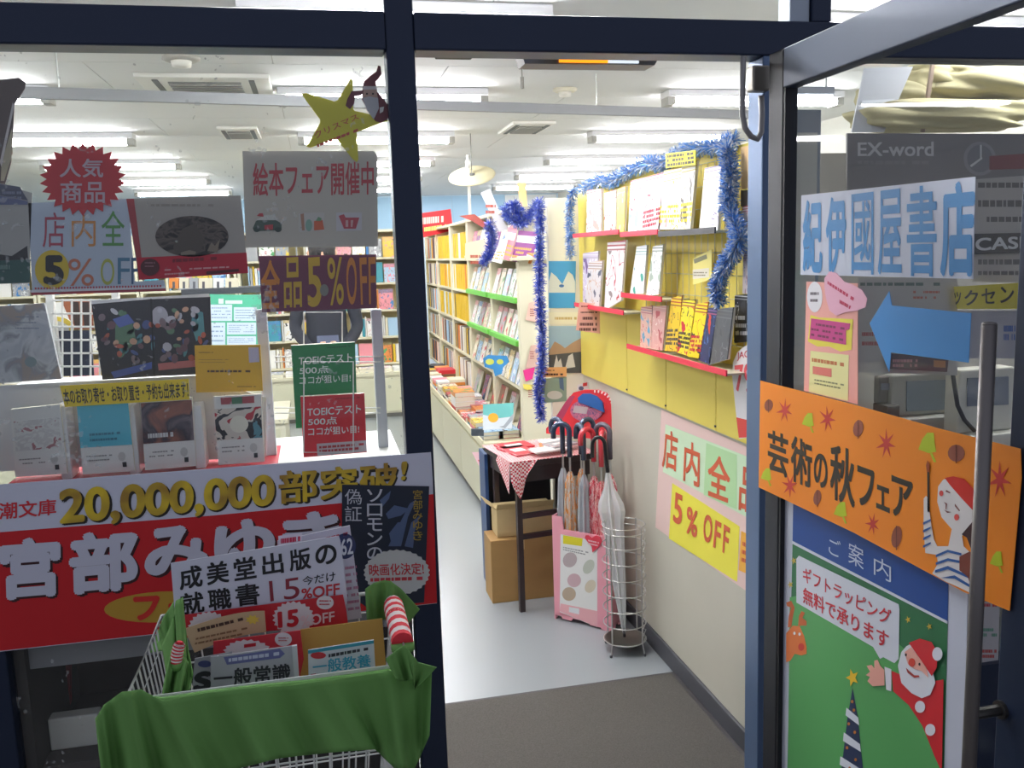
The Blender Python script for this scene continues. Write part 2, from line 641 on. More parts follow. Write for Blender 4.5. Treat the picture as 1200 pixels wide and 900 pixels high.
# hung rail across the ceiling
A = U(30, 108, Z=2.40); B = U(870, 134, Z=2.40)
d = (B - A)
A2 = A - d * .75; B2 = B + d * .12
rl = thing('ceiling_rail', 'long grey metal rail hung below the ceiling across the shop', 'rail', A2.lerp(B2, .5))
dn = Vector((-d.y, d.x, 0)).normalized() * .03
MB().slab([A2 + Vector((0, 0, -.026)), B2 + Vector((0, 0, -.026)), B2 + Vector((0, 0, .026)), A2 + Vector((0, 0, .026))], dn).build('rail', mat('#7d7e80', .45), rl)
for t in (.08, .42, .80, .98):
    p = A2.lerp(B2, t) + dn * .5
    MB().tube([p + Vector((0, 0, .026)), Vector((p.x, p.y, 2.6))], .004, 6).build('hanger', wire_m, rl)


def cassette(px0, px1, py0, py1, label):
    a = U(px0, py0, Z=2.6); b2 = U(px1, py1, Z=2.6)
    c = (a + b2) / 2
    L = abs(b2.x - a.x) / 2; Wd = .3
    t = thing('air_conditioner', label, 'air conditioner', (c.x, c.y, 2.575))
    MB().box(c.x - L, c.x + L, c.y - Wd, c.y + Wd, 2.575, 2.6, bev=.006).build('frame', mat('#dedbd2', .5), t)
    MB().box(c.x - L * .55, c.x + L * .55, c.y - Wd * .6, c.y + Wd * .6, 2.568, 2.576).build('grille', mat('#777670', .6), t)
    for k in range(6):
        y = c.y - Wd * .5 + k * Wd * .2
        MB().box(c.x - L * .55, c.x + L * .55, y, y + .012, 2.562, 2.568).build('louvre', mat('#a5a39b', .6), t)
    for s in (-1, 1):
        MB().box(c.x + s * L * .72 - .015, c.x + s * L * .72 + .015, c.y - Wd * .8, c.y + Wd * .8, 2.570, 2.576).build('air_slot', mat('#55554f', .6), t)


cassette(168, 318, 98, 98, 'square ceiling air conditioner with dark grille above the left window')
cassette(258, 304, 154, 154, 'small far ceiling air conditioner behind the hung rail')
cassette(592, 640, 148, 148, 'pale ceiling air conditioner beyond the doorway')
for (px, py, r, lab) in [(212, 67, .09, 'flat round vent in the ceiling, left'), (662, 104, .075, 'round cream smoke detector on the ceiling above the doorway')]:
    p = U(px, py, Z=2.6)
    t = thing('smoke_detector' if r < .08 else 'ceiling_vent', lab, 'detector' if r < .08 else 'vent', (p.x, p.y, 2.56))
    MB().lathe((p.x, p.y, 2.6), [(r, 0), (r, -.012), (r * .8, -.02)], 24).build('base', mat('#ddd7c2' if r < .08 else '#a9a59b', .6), t, True)
    MB().lathe((p.x, p.y, 2.58), [(r * .55, 0), (r * .5, -.025), (r * .2, -.03)], 20).build('cap', mat('#e6e3d8', .5), t, True)
p = U(612, 97, Z=2.5)
o = MB().tube([(p.x, p.y, 2.6), (p.x, p.y, 2.5)], .004, 6).tube([(p.x, p.y, 2.53), (p.x, p.y, 2.47)], .010, 8).build('pull_cord', mat('#77746c', .5))
tag(o, 'short pull cord hanging from the ceiling over the doorway', 'pull cord')
# round cream disc and white pole standing on the bookcase
p = U(553, 206, Y=5.4)
t = thing('hanging_disc', 'round cream disc hanging tilted below the ceiling behind a white pole', 'hanging disc', p)
Mt = Matrix.Rotation(math.radians(28), 3, 'X') @ Matrix.Rotation(math.radians(-10), 3, 'Y')
MB().lathe(p, [(.0, -.012), (.18, -.010), (.20, 0), (.18, .010), (.0, .012)], 32, M=Mt).build('disc', mat('#e2d9b4', .6), t, True)
MB().tube([p, (p.x, p.y, 2.6)], .004, 6).build('cord', mat('#888880', .5), t)
MB().box(p.x - .02, p.x + .02, p.y - .03, p.y - .012, p.z - .01, p.z + .02).build('clip', mat('#777777', .5), t)
p0 = U(549, 262, X=1.3); top = U(548, 182, Y=p0.y)
o = MB().tube([(top.x, p0.y, 1.85), (top.x, p0.y, top.z)], .013, 10).tube([(top.x, p0.y, top.z - .10), (top.x, p0.y, top.z - .04)], .022, 10).build('display_pole', white, None, True)
tag(o, 'white pole standing on top of the aisle bookcase', 'pole')

# ------------------------------------------------------------------ books
PAGES = mat('#e9e4d2', .8)
BOOKME = {}


def book_mesh(kind):
    if kind in BOOKME: return BOOKME[kind]
    w_, h_, t_ = {'pocket': (.105, .15, .016), 'hard': (.13, .19, .024), 'mag': (.19, .26, .008), 'thick': (.15, .21, .035), 'slim': (.15, .21, .012)}[kind]
    c = .0018
    b = MB()
    b.box(-w_ / 2, w_ / 2, -t_ / 2, -t_ / 2 + c, 0, h_).box(-w_ / 2, w_ / 2, t_ / 2 - c, t_ / 2, 0, h_)
    b.box(-w_ / 2, -w_ / 2 + c, -t_ / 2 + c, t_ / 2 - c, 0, h_)
    b.box(-w_ / 2 + c, w_ / 2 - .003, -t_ / 2 + c, t_ / 2 - c, .003, h_ - .003, 1)
    me = bpy.data.meshes.new('book_' + kind)
    me.from_pydata(b.v, [], b.f)
    me.materials.append(None); me.materials.append(PAGES)
    me.polygons.foreach_set('material_index', b.m)
    BOOKME[kind] = (me, w_, h_, t_)
    return BOOKME[kind]


ORD = ['first', 'second', 'third', 'fourth', 'fifth', 'sixth', 'seventh', 'eighth', 'ninth', 'tenth', 'eleventh', 'twelfth', 'thirteenth', 'fourteenth', 'fifteenth', 'sixteenth', 'seventeenth', 'eighteenth', 'nineteenth', 'twentieth']
PALN = {'white': '#f0efec', 'cream': '#e8dfc4', 'red': '#c8283a', 'blue': '#3f7cb8', 'yellow': '#e8c22a', 'green': '#4d9a5a', 'pink': '#e8909c', 'orange': '#e08838', 'navy': '#26304f', 'teal': '#2f92a6', 'brown': '#7a5a44', 'black': '#2b2b30', 'grey': '#a4a6aa', 'purple': '#8a2f86', 'pale blue': '#a9cbe6'}
ACCS = ['#c8283a', '#3f7cb8', '#e8c22a', '#4d9a5a', '#2b2b30', '#e8909c', '#ffffff']


STUFF = {}
HIDE = [(150, 228, 291, 325), (284, 177, 443, 290), (303, 298, 441, 366), (33, 233, 195, 345), (0, 212, 40, 335), (107, 345, 248, 445), (228, 404, 308, 460), (342, 402, 430, 535), (0, 355, 72, 560), (0, 445, 228, 560), (455, 0, 500, 900)]


def proj(p):
    c = ROT.transposed() @ (Vector(p) - CAM)
    return 600 + F_PX * c.x / -c.z, 450 - F_PX * c.y / -c.z


def hidden(p):
    x, y = proj(p)
    return x < 0 or any(a <= x <= c_ and b_ <= y <= d_ for a, b_, c_, d_ in HIDE)


def book(kind, loc, rot, colour, label, group=None, name='book', face=False, cat='book', stuff=None):
    if stuff:
        me, w_, h_, t_ = book_mesh(kind)
        S = STUFF.setdefault(stuff, (MB(), []))
        col_ = mat(PALN[colour], .5)
        for m_ in (col_, PAGES):
            if m_ not in S[1]: S[1].append(m_)
        M = Matrix.Translation(Vector(loc)) @ Euler(rot).to_matrix().to_4x4()
        S[0].box(-w_ / 2, w_ / 2, -t_ / 2, t_ / 2, 0, h_ - .002, M=M, mi=S[1].index(col_))
        S[0].box(-w_ / 2 + .002, w_ / 2 - .002, -t_ / 2 + .002, t_ / 2 - .002, h_ - .002, h_, M=M, mi=S[1].index(PAGES))
        return None
    me = book_mesh(kind)[0]
    o = bpy.data.objects.new(name, me)
    COL.objects.link(o)
    o.location = loc
    o.rotation_euler = rot
    s = o.material_slots[0]
    s.link = 'OBJECT'
    if face:
        a = ACCS[(hash_s(label)) % 7]; a2 = ACCS[(hash_s(label) // 7) % 7]
        s.material = cover(PALN[colour], a, a2, hash_s(label) % 5)
    else:
        s.material = mat(PALN[colour], .5)
    tag(o, label, cat, group)
    return o


def hash_s(s):
    h = 7
    for c in s: h = (h * 31 + ord(c)) % 100003
    return h


def pick(names):
    return random.choice(names)


# ------------------------------------------------------------------ aisle bookcases on the right
BX = 1.19      # front line of the shelves
case_y = [3.05 + .92 * i for i in range(5)]
zs = [.50, .78, 1.05, 1.31, 1.57]
bayname = ['nearest', 'second', 'third', 'fourth', 'farthest']
wood = mat('#e2dcc0', .5)
for bi, y0 in enumerate(case_y):
    y1 = y0 + .90
    t = thing('bookcase', 'cream bookcase of slanted shelves, %s in the row along the right side of the aisle' % bayname[bi], 'bookcase', (1.33, (y0 + y1) / 2, .46), 'aisle bookcases')
    for y in (y0, y1 - .025):
        MB().box(BX, BX + .28, y, y + .025, .462, 1.85, bev=.002).build('side_panel', wood, t)
    MB().box(BX + .26, BX + .28, y0 + .025, y1 - .025, .462, 1.85).build('back_panel', creamd, t)
    MB().box(BX - .005, BX + .28, y0, y1, 1.85, 1.87).build('top_panel', wood, t)
    for zi, z in enumerate(zs):
        MB().box(BX, BX + .26, y0 + .025, y1 - .025, z - .02, z).build('shelf', wood, t)
        if bi < 2 and zi in (2, 3, 4):
            MB().box(BX - .03, BX, y0 + .025, y1 - .025, z - .012, z + .02).build('shelf_edge', mat('#6cc24a' if zi < 4 else '#e2dcc0', .5), t)
    MB().box(BX + .03, BX + .04, y0 + .025, y1 - .025, .462, .48).build('kick_strip', wood, t)
levels = ['lowest', 'second', 'third', 'fourth', 'top']
for bi, y0 in enumerate(case_y):
    for zi, z in enumerate(zs):
        if bi < 2:
            n = 4
            kinds = 'hard'
            me, w_, h_, t_ = book_mesh('hard' if zi < 4 else 'slim')
            for k in range(5):
                y = y0 + .11 + k * .17
                if zi == 0 and k % 2: continue
                col = [['navy', 'brown', 'grey'], ['white', 'pale blue', 'cream'], ['white', 'white', 'cream', 'grey'], ['white', 'white', 'pale blue', 'cream'], ['purple', 'pink', 'cream', 'white']][zi]
                c = col[(k + bi) % len(col)]
                lab = '%s book shown face out, %s from near end, %s shelf of %s aisle bookcase' % (c, ORD[k], levels[zi], bayname[bi])
                book('hard' if zi < 4 else 'slim', (BX + .005, y, z + .004), (math.radians(-16), 0, -PI / 2 ), c, lab, 'books face out on the aisle bookcases', face=True)
        else:
            k = 0
            y = y0 + .035
            while y < y0 + .84 and k < 15:
                c = 'yellow' if (bi in (2, 3) and zi in (2, 3, 4) and random.random() < .8) else pick(['white', 'cream', 'yellow', 'brown', 'navy', 'pale blue', 'white', 'orange'])
                knd = 'thick'
                me, w_, h_, t_ = book_mesh(knd)
                lab = '%s spine, %s from near end, %s shelf of %s aisle bookcase' % (c, ORD[k], levels[zi], bayname[bi])
                book(knd, (BX + .085, y + t_ / 2 + .002, z), (0, 0, 0), c, lab, 'books spine out on the aisle bookcases', stuff='small books on the two far aisle bookcases, yellow and white spines' if bi > 2 else None)
                y += t_ + random.choice([.004, .02, .03])
                k += 1
# low counters in front of the bookcases
for bi, y0 in enumerate(case_y[:4]):
    t = thing('low_counter', 'cream low stock counter, %s in the row along the aisle' % bayname[bi], 'counter', (1.1, y0 + .45, 0), 'aisle stock counters')
    y1 = y0 + .918
    MB().box(.95, 1.47, y0, y1, .04, .435).build('body', cream, t)
    MB().box(.96, 1.46, y0 + .01, y1, 0, .04).build('plinth', mat('#77756d', .6), t)
    MB().box(.934, .95, y0 + .006, y1 - .006, .05, .405, bev=.003).build('drawer_front', mat('#dcd9bd', .5), t)
    MB().box(.925, 1.47, y0, y1, .435, .46, bev=.003).build('counter_top', mat('#ece5c4', .5), t)
    MB().box(.925, .935, y0, y1, .46, .478).build('edge_lip', mat('#ece5c4', .5), t)
# stacks of books lying on the counters
sn = 0
for row, x in enumerate((1.005, 1.115)):
    y = 3.14
    k = 0
    while y < 6.55:
        knd = pick(['hard', 'pocket', 'thick', 'hard'])
        me, w_, h_, t_ = book_mesh(knd)
        n = random.choice([1, 2, 3, 4, 2]) if t_ > .02 else random.choice([3, 5, 4])
        if w_ > .105 and row == 0: xx = .945 + .07
        else: xx = x
        if k > 18: break
        for j in range(n):
            c = pick(['white', 'white', 'red', 'pink', 'cream', 'yellow', 'grey', 'black', 'pale blue', 'brown', 'orange', 'teal'])
            lab = '%s book, %s up in %s stack from near end, %s row on counters' % (c, ORD[j], ORD[k], ['front', 'inner'][row])
            book(knd, (xx + .0, y, .462 + (j + .5) * t_ + j * .0006), (-PI / 2, 0, 0), c, lab, 'books lying in stacks on the aisle counters', face=(j == n - 1), stuff='small piled books on the far end of the aisle counters' if k > 9 else None)
        y += h_ + .02
        k += 1
    # second row only
# blue picture book with an orange sun, standing at the near end of the counter
F = Frame(U(590, 500, Y=2.95), (-.12, -1, .25))
t = sign('picture_book', 'teal and white picture book with orange sun standing at the counter end', 'book', F, [(566, 474), (602, 472), (600, 502), (566, 504)], mat('#dfe6ea', .4), th=.012)
ink(F, [(566, 474), (602, 472), (601.5, 488), (585, 490), (566, 486)], mat('#6fc0bb', .4), 1, t, 'print')
ink(F, ell(578, 489.5, 6, 5.5), mat('#f0b030', .4), 2, t, 'sun_print')
ink(F, [(585, 500), (590, 499), (601.7, 484), (601, 492), (592, 502)], mat('#aab2ba', .4), 2, t, 'print')
F = Frame(U(556, 515, Y=3.02), (0, -1, 0))
t = sign('price_box', 'small dark grey box at the near end of the aisle counter', 'box', F, [(553, 503), (567, 503), (567, 511), (553, 511)], mat('#4d565e', .5), th=.03)
F = Frame(U(590, 425, Y=3.0), (-.2, -1, 0))
t = sign('price_card', 'blue flower shaped card with yellow print on the near aisle bookcase', 'card', F, [(566, 420), (572, 416), (594, 417), (597, 424), (590, 430), (588, 438), (580, 441), (578, 433), (568, 430)], mat('#3f8cc4', .5))
ink(F, [ell(574, 424, 5, 3.5), ell(586, 424, 4, 3)], mat('#cfd860', .5), 1, t)
# magazines heaped on top of the near bookcase
tops = [('purple', (608, 270), (634, 272), (621, 309), (599, 306)), ('pink', (596, 266), (606, 268), (598, 306), (588, 303)), ('white', (586, 282), (596, 278), (588, 309), (576, 306)), ('orange', (618, 296), (627, 300), (622, 309), (614, 308))]
for i, (c, *q) in enumerate(tops):
    F = Frame(U(q[0][0], q[0][1], Y=3.03 - .012 * i), (-.35, -1, .15))
    t = sign('magazine', '%s magazine standing on a ledge at the top of the near bookcase end' % c, 'magazine', F, q, mat(PALN[c], .35), th=.006)
    ink(F, [tuple(lerp(Vector(q[0]), Vector(q[3]), .15)), tuple(lerp(Vector(q[1]), Vector(q[2]), .15)), tuple(lerp(Vector(q[1]), Vector(q[2]), .38)), tuple(lerp(Vector(q[0]), Vector(q[3]), .38))], mat('#f4e8ee', .4), 1, t, 'masthead')
    lines(F, [tuple(lerp(Vector(q[0]), Vector(q[3]), .5)), tuple(lerp(Vector(q[1]), Vector(q[2]), .5)), tuple(lerp(Vector(q[1]), Vector(q[2]), .9)), tuple(lerp(Vector(q[0]), Vector(q[3]), .9))], 3, mat('#e8b040', .4), 1, t, seed=i)
# ledge that carries them, part of a little end rack
t = thing('end_rack', 'cream display rack with green shelf edges on the near bookcase end', 'rack', (1.26, 3.0, .46))
MB().box(1.17, 1.35, 2.985, 3.045, .462, 1.58, bev=.003).build('panel', wood, t)
MB().box(1.12, 1.36, 2.90, 3.045, 1.555, 1.572).build('ledge', mat('#d9d2b6', .5), t)
# papers, sleeves and boards above
F = Frame(U(580, 290, Y=3.6), (-.3, -1, 0))
for q, c, lab, nm in [([(563, 226), (574, 221), (592, 262), (596, 268), (585, 272)], '#c9c9cc', 'grey tilted card beside the tinsel above the bookcases', 'card'),
                      ([(606, 214), (616, 214), (619, 254), (611, 256)], '#e6bd84', 'tan wooden block sticking up above the tinsel', 'block'),
                      ([(545, 285), (568, 280), (574, 295), (562, 306), (545, 305)], '#e4d9b4', 'cream card with red lettering over the second bookcase', 'card'),
                      ([(538, 253), (556, 251), (568, 260), (571, 262), (568, 268), (553, 259)], '#a04a40', 'brown winged paper shape above the second bookcase', 'paper ornament')]:
    t = sign('hanging_card' if nm != 'block' else 'wooden_block', lab, nm, F, q, mat(c, .6), th=.004)
    if nm == 'card': lines(F, (q[0][0] + 6, q[0][1] + 12, q[0][0] + 18, q[0][1] + 26), 2, mat('#b0503a', .6), 1, t)
# red hanging sign far down the aisle
F = FY(6.6)
t = sign('hanging_sign', 'red hanging sign with pale letters above the far end of the aisle', 'sign', F, [(492, 250), (528, 245), (531, 270), (493, 279)], mat('#e0222c', .5))
text(F, '冬の文庫', [(494, 252), (521, 250), (521, 260), (494, 263)], mat('#f0a8a0', .5), 1, t, name='lettering') if False else lines(F, [(495, 254), (520, 252), (520, 261), (495, 264)], 1, mat('#f6c8c0', .5), 1, t, .8)
lines(F, [(497, 266), (524, 262), (524, 269), (497, 272)], 1, mat('#efe07a', .5), 1, t, .8, 3)

# ------------------------------------------------------------------ cream end panel: posters
F = FY(1.9735)
t = sign('landscape_poster', 'blue and white landscape poster on the cream end panel', 'poster', F, [(643, 306), (675, 306), (674, 361), (643, 361)], mat('#4a9ccc', .5))
ink(F, [(643, 330), (646, 319), (652, 324), (659, 333), (666, 318), (671, 322), (674, 330), (674, 343), (643, 343)], mat('#d9dcd0', .5), 1, t)
ink(F, [ell(658, 335, 3, 1.8)], mat('#4a7ab0', .5), 2, t)
o = thing('paper_strip', 'pale strip with faint print between two posters on the end panel', 'paper', F.at(662, 378))
sheet(F, [(643, 366), (681, 366), (681, 380), (643, 380)], mat('#ece6c8', .6), o)
lines(F, (650, 370, 676, 376), 1, mat('#c9b070', .6), 1, o)
t = sign('city_poster', 'poster of a city avenue under blue sky on the end panel', 'poster', F, [(643, 382), (681, 382), (681, 437), (643, 437)], mat('#9fbccb', .5))
ink(F, [(643, 412), (650, 400), (657, 404), (662, 408), (670, 402), (681, 396), (681, 420), (643, 420)], mat('#b09070', .5), 1, t)
ink(F, [(643, 416), (681, 412), (681, 437), (643, 437)], mat('#4c4e4c', .5), 2, t)
ink(F, [[(648, 434), (652, 416), (654, 424), (657, 420), (660, 434)], [(662, 432), (666, 417), (671, 414), (674, 430)]], mat('#d6d4c8', .5), 3, t)
t = sign('garden_poster', 'green garden picture low on the end panel behind red display', 'poster', F, [(631, 444), (664, 442), (664, 470), (631, 473)], mat('#8ea48c', .5))
ink(F, [ell(650, 463, 9, 5)], mat('#d0d2c4', .5), 1, t)
ink(F, [[(631, 444), (640, 443), (638, 462), (631, 466)], [(655, 443), (660, 443), (661, 458), (656, 455)]], mat('#5a748c', .5), 1, t)
F2 = FY(1.968)
t = sign('price_card', 'orange card with dark print tied to the end panel', 'card', F2, [(629, 431), (664, 430), (664, 441), (629, 443)], mat('#e8b070', .6))
lines(F2, (632, 433, 650, 435), 1, mat('#5a4030', .6), 1, t)
lines(F2, (632, 437.5, 660, 440), 1, mat('#4a3028', .6), 1, t, .9)
t = sign('note_card', 'salmon pink note with printed lines beside the yellow wall', 'card', FY(1.50), [(679, 354), (703, 356), (703, 391), (675, 387)], mat('#ffbfae', .6))
for i, y in enumerate((358, 365, 371, 378, 384)):
    lines(FY(1.50), (681 - i * .5, y, 700, y + (2 if i < 2 else 4)), 1, mat('#b05048' if i == 0 else '#7a4a48', .6), 1, t, .8, i)
# pink and magenta leaflets between tinsel and bookcase
for q, c, lab in [([(620, 355), (630, 352), (630, 378), (616, 375)], '#ecc6b4', 'peach leaflet hanging behind the tinsel on the bookcase end'),
                  ([(622, 405), (634, 403), (630, 430), (616, 432)], '#d8b4a4', 'patterned leaflet below the peach one by the tinsel'),
                  ([(613, 434), (627, 430), (624, 444), (616, 447)], '#e03488', 'magenta paper flower beside the tinsel'),
                  ([(613, 450), (625, 451), (622, 458), (614, 456)], '#ecd860', 'small yellow tag under the magenta paper flower')]:
    F = Frame(U(q[0][0], q[0][1], Y=2.972), (0, -1, 0))
    t = sign('leaflet', lab, 'leaflet', F, q, mat(c, .6))
    if c[1] == 'd' or c[1:3] == 'ec': lines(F, (q[3][0] + 5, q[0][1] + 6, q[3][0] + 10, q[0][1] + 16), 4, mat('#a05050', .6), 1, t)


# ------------------------------------------------------------------ tinsel
def tinsel(name, label, path, r, m, n, seed):
    rd = random.Random(seed)
    P = [Vector(p) for p in path]
    L = [0]
    for a, c in zip(P, P[1:]): L.append(L[-1] + (c - a).length)
    b = MB()
    for k in range(n):
        s = L[-1] * (k + rd.random()) / n
        i = max(j for j in range(len(P) - 1) if L[j] <= s)
        u = (s - L[i]) / max(1e-6, L[i + 1] - L[i])
        c = P[i].lerp(P[i + 1], u)
        dr = Vector((rd.gauss(0, 1), rd.gauss(0, 1), rd.gauss(0, 1))).normalized()
        sd = dr.cross(Vector((rd.gauss(0, 1), rd.gauss(0, 1), rd.gauss(0, 1)))).normalized() * .0016
        e = c + dr * r * rd.uniform(.6, 1.15)
        mid = c + dr * r * .5 + sd * rd.uniform(-1, 1)
        b.add([c - sd, c + sd, mid + sd, mid - sd, e + sd * .7, e - sd * .7], [(0, 1, 2, 3), (3, 2, 4, 5)], 0 if rd.random() < .55 else 1)
    b.tube(P, .002, 5)
    o = b.build(name, m)
    tag(o, label, 'tinsel')
    return o


blue_t = [mat('#6a9ede', .35, .2), mat('#f0f6ff', .25, .3)]
navy_t = [mat('#2744b4', .35, .3), mat('#b4c4f6', .25, .6)]


def pxpath(pts, ax, v): return [U(x, y, **{ax: v}) for x, y in pts]


tinsel('tinsel_garland', 'light blue tinsel draped along the top of the yellow wall', pxpath([(682, 222), (700, 211), (716, 213), (735, 202), (752, 194), (765, 190), (775, 194), (790, 184), (805, 176), (822, 172), (840, 172), (860, 164)], 'X', 1.215), .034, blue_t, 7000, 1)
tinsel('tinsel_garland', 'thick blue tinsel hanging down the near end of the yellow wall', pxpath([(852, 172), (856, 205), (853, 240), (862, 262), (868, 280), (856, 300), (846, 318), (840, 338), (842, 354)], 'X', 1.17), .031, blue_t, 7000, 2)
tinsel('tinsel_garland', 'short blue and silver tinsel hanging at the far end of the yellow wall', pxpath([(672, 222), (667, 245), (668, 270), (668, 300)], 'X', 1.155), .028, blue_t, 1500, 3)
tinsel('tinsel_garland', 'long dark blue tinsel hanging straight down beside the end panel', pxpath([(632, 236), (633, 280), (632, 340), (635, 390), (636, 425), (630, 455), (633, 480), (635, 492)], 'Y', 1.96), .034, navy_t, 4200, 4)
tinsel('tinsel_garland', 'dark blue tinsel looped around the top of the near bookcase end', pxpath([(632, 238), (622, 252), (612, 262), (600, 258), (592, 247), (604, 240), (612, 256)], 'Y', 3.0), .045, navy_t, 2400, 5)
tinsel('tinsel_garland', 'dark blue tinsel trailing down the top of the second bookcase', pxpath([(573, 262), (577, 280), (574, 298), (566, 308)], 'Y', 3.4), .05, navy_t, 1400, 6)

# ------------------------------------------------------------------ yellow wall: trays, wire grid, magazines
FW = FX(1.222)
t = thing('wire_grid', 'thin wire grid fixed on the yellow wall above the magazine racks', 'wire grid', (1.228, .62, 1.28))
b = MB()
for k in range(17):
    y = .26 + k * .05
    b.tube([(1.228, y, 1.30), (1.228, y, 1.86)], .0012, 4)
for k in range(9):
    z = 1.30 + k * .07
    b.tube([(1.228, .24, z), (1.228, 1.08, z)], .0012, 4)
b.build('grid_wire', wire_m, t)
_tr = [(700, 274, 680, 734), (760, 272.5, 736, 780), (820, 271, 781, 848), (715, 362, 680, 738), (765, 348, 736, 784), (800, 420, 742, 862)]
trays = []
for (px_, py_, pa, pb_), c in zip(_tr, ['red', 'red', 'black', 'red', 'red', 'red']):
    trays.append(('', U(px_, py_, X=1.16).z, U(pb_, 350, X=1.16).y, U(pa, 350, X=1.16).y, c))
traylab = ['red rimmed tray at the far end of the top magazine row', 'red rimmed tray in the middle of the top magazine row', 'dark tray at the near end of the top magazine row', 'red rimmed tray under the large plastic-wrapped magazine in middle row', 'red rimmed tray under two white magazines in the middle row', 'long red rimmed tray of the lowest magazine row']
for (nm, z, ya, yb, c), lab in zip(trays, traylab):
    t = thing('magazine_tray', lab, 'tray', (1.19, (ya + yb) / 2, z - .01))
    MB().box(1.135, 1.234, ya, yb, z - .008, z - .002).build('base', mat('#c9c4a8', .4), t)
    MB().box(1.131, 1.136, ya, yb, z - .010, z + .008).build('rim', mat('#e03048' if c == 'red' else '#3a3a3c', .4), t)
FM = FX(1.165)
mags = [  # quad, base, acc, acc2, label
    ([(688, 223), (705, 221), (704, 273), (687, 276)], '#f2f0ee', '#e8a8a0', '#d03838', 'white magazine with red corner at far end of the top row'),
    ([(708, 226), (722, 222), (721, 271), (708, 274)], '#efefec', '#dcdcd8', '#b04848', 'second magazine from the far end of the top row, plain white'),
    ([(723, 222), (733, 218), (731, 271), (723, 272)], '#e8d86a', '#e8e2b0', '#d86a30', 'narrow yellow magazine in the top row beside the plain white one'),
    ([(739, 212), (755, 208), (753, 271), (736, 272)], '#f2f4f6', '#a8c8e0', '#c84a58', 'white magazine with blue print in the top row'),
    ([(755, 208), (777, 202), (773, 270), (753, 275)], '#f4f2f2', '#e4b8c0', '#b02840', 'white magazine with scattered red print in the top row'),
    ([(778, 200), (799, 196), (797, 269), (771, 269)], '#f6f2e8', '#f0a0a0', '#e0c820', 'wide white magazine with yellow foot in the top row'),
    ([(799, 194), (816, 188), (809, 269), (797, 269)], '#dcd8cc', '#5a564e', '#e0cc1c', 'dark and yellow magazine under the yellow header card'),
    ([(826, 197), (845, 193), (841, 270), (819, 271)], '#f0eef2', '#dcdce4', '#8070a0', 'white magazine with purple foot at near end of the top row'),
    ([(683, 297), (701, 294), (699, 356), (683, 354)], '#c8bcd0', '#6a4a80', '#f0f0f0', 'purple topped magazine at far end of the middle row'),
    ([(690, 307), (706, 305), (702, 360), (685, 357)], '#d4d0d0', '#4a4e60', '#c8a080', 'magazine with dark figure in front of the purple topped one'),
    ([(712, 284), (733, 281), (728, 352), (708, 364)], '#e4e0e0', '#8a7a78', '#c02838', 'large plastic-wrapped magazine standing tall in the middle row'),
    ([(746, 289), (758, 287), (754, 344), (738, 345)], '#eceeee', '#3aa090', '#d0d4d6', 'white magazine with green foot in the middle row'),
    ([(765, 289), (777, 286), (772, 345), (757, 347)], '#f2f4f2', '#a8b8a8', '#707c70', 'bright white magazine at the near end of the middle row'),
    ([(751, 360), (764, 358), (763, 408), (750, 408)], '#d8b0a0', '#58a0c0', '#c84848', 'pale red and blue magazine at far end of the lowest row'),
    ([(765, 359), (781, 358), (776, 411), (763, 409)], '#d8a8a0', '#b04a50', '#f0e0d8', 'rose coloured magazine second in the lowest row'),
    ([(787, 349), (799, 346), (794, 412), (779, 411)], '#f0c828', '#d83020', '#4a4440', 'orange and yellow magazine third in the lowest row'),
    ([(800, 352), (815, 351), (806, 417), (793, 413)], '#f2e030', '#d02840', '#3a3430', 'yellow magazine with red bands fourth in the lowest row'),
    ([(816, 356), (830, 354), (820, 420), (806, 418)], '#f0dc20', '#403828', '#c82838', 'yellow magazine with black letters fifth in the lowest row'),
    ([(830, 361), (841, 360), (832, 427), (818, 422)], '#1e2c58', '#d84830', '#4a70b0', 'dark blue magazine sixth in the lowest row'),
    ([(841, 362), (859, 360), (852, 421), (830, 428)], '#55585c', '#4a4c50', '#72757a', 'large dark grey folder at near end of the lowest row'),
    ([(870, 242), (884, 240), (884, 292), (869, 292)], '#e8dcd8', '#d0a8a8', '#b02030', 'white and rose magazine half hidden by the door jamb'),
    ([(871, 294), (884, 293), (884, 344), (870, 344)], '#d0c4c4', '#a07880', '#6888b0', 'pale magazine under the rose one beside the jamb'),
    ([(861, 346), (884, 344), (882, 400), (860, 402)], '#25262a', '#3a3a40', '#dadada', 'black magazine with white capitals beside the jamb'),
]
for i, (q, c1, c2, c3, lab) in enumerate(mags):
    F = FX(1.165 if i < 20 and i not in (9,) else 1.158)
    if i > 19: F = FX(1.20)
    t = thing('magazine', lab, 'magazine', F.at(*q[3]), 'magazines on the yellow wall')
    sheet(F, q, cover(c1, c2, c3, i), t, 'cover', .003)
    b = MB().slab([F.at(*a) + Vector((.0035, 0, 0)) for a in q], Vector((.006, 0, 0)))
    b.build('pages', PAGES, t)
    if i in (4, 5, 6, 15, 16, 17):
        Q = [Vector(a) for a in q]
        lines(F, [tuple(lerp(Q[0], Q[3], .58)), tuple(lerp(Q[1], Q[2], .58)), tuple(lerp(Q[1], Q[2], .9)), tuple(lerp(Q[0], Q[3], .9))], 4, mat(c3, .5), 1, t, .6, i)
    if i == 22:
        lines(F, (862, 368, 880, 395), 3, mat('#c8c8c8', .5), 1, t, .5, i)
F = FX(1.15)
t = sign('header_card', 'yellow header card with black print above the top magazine row', 'card', F, [(780, 180), (815, 176), (815, 193), (780, 197)], mat('#e8dc28', .5))
lines(F, [(782, 181), (814, 177), (814, 192), (782, 196)], 3, mat('#3a3820', .5), 1, t, .62, 4)
F = FX(1.20)
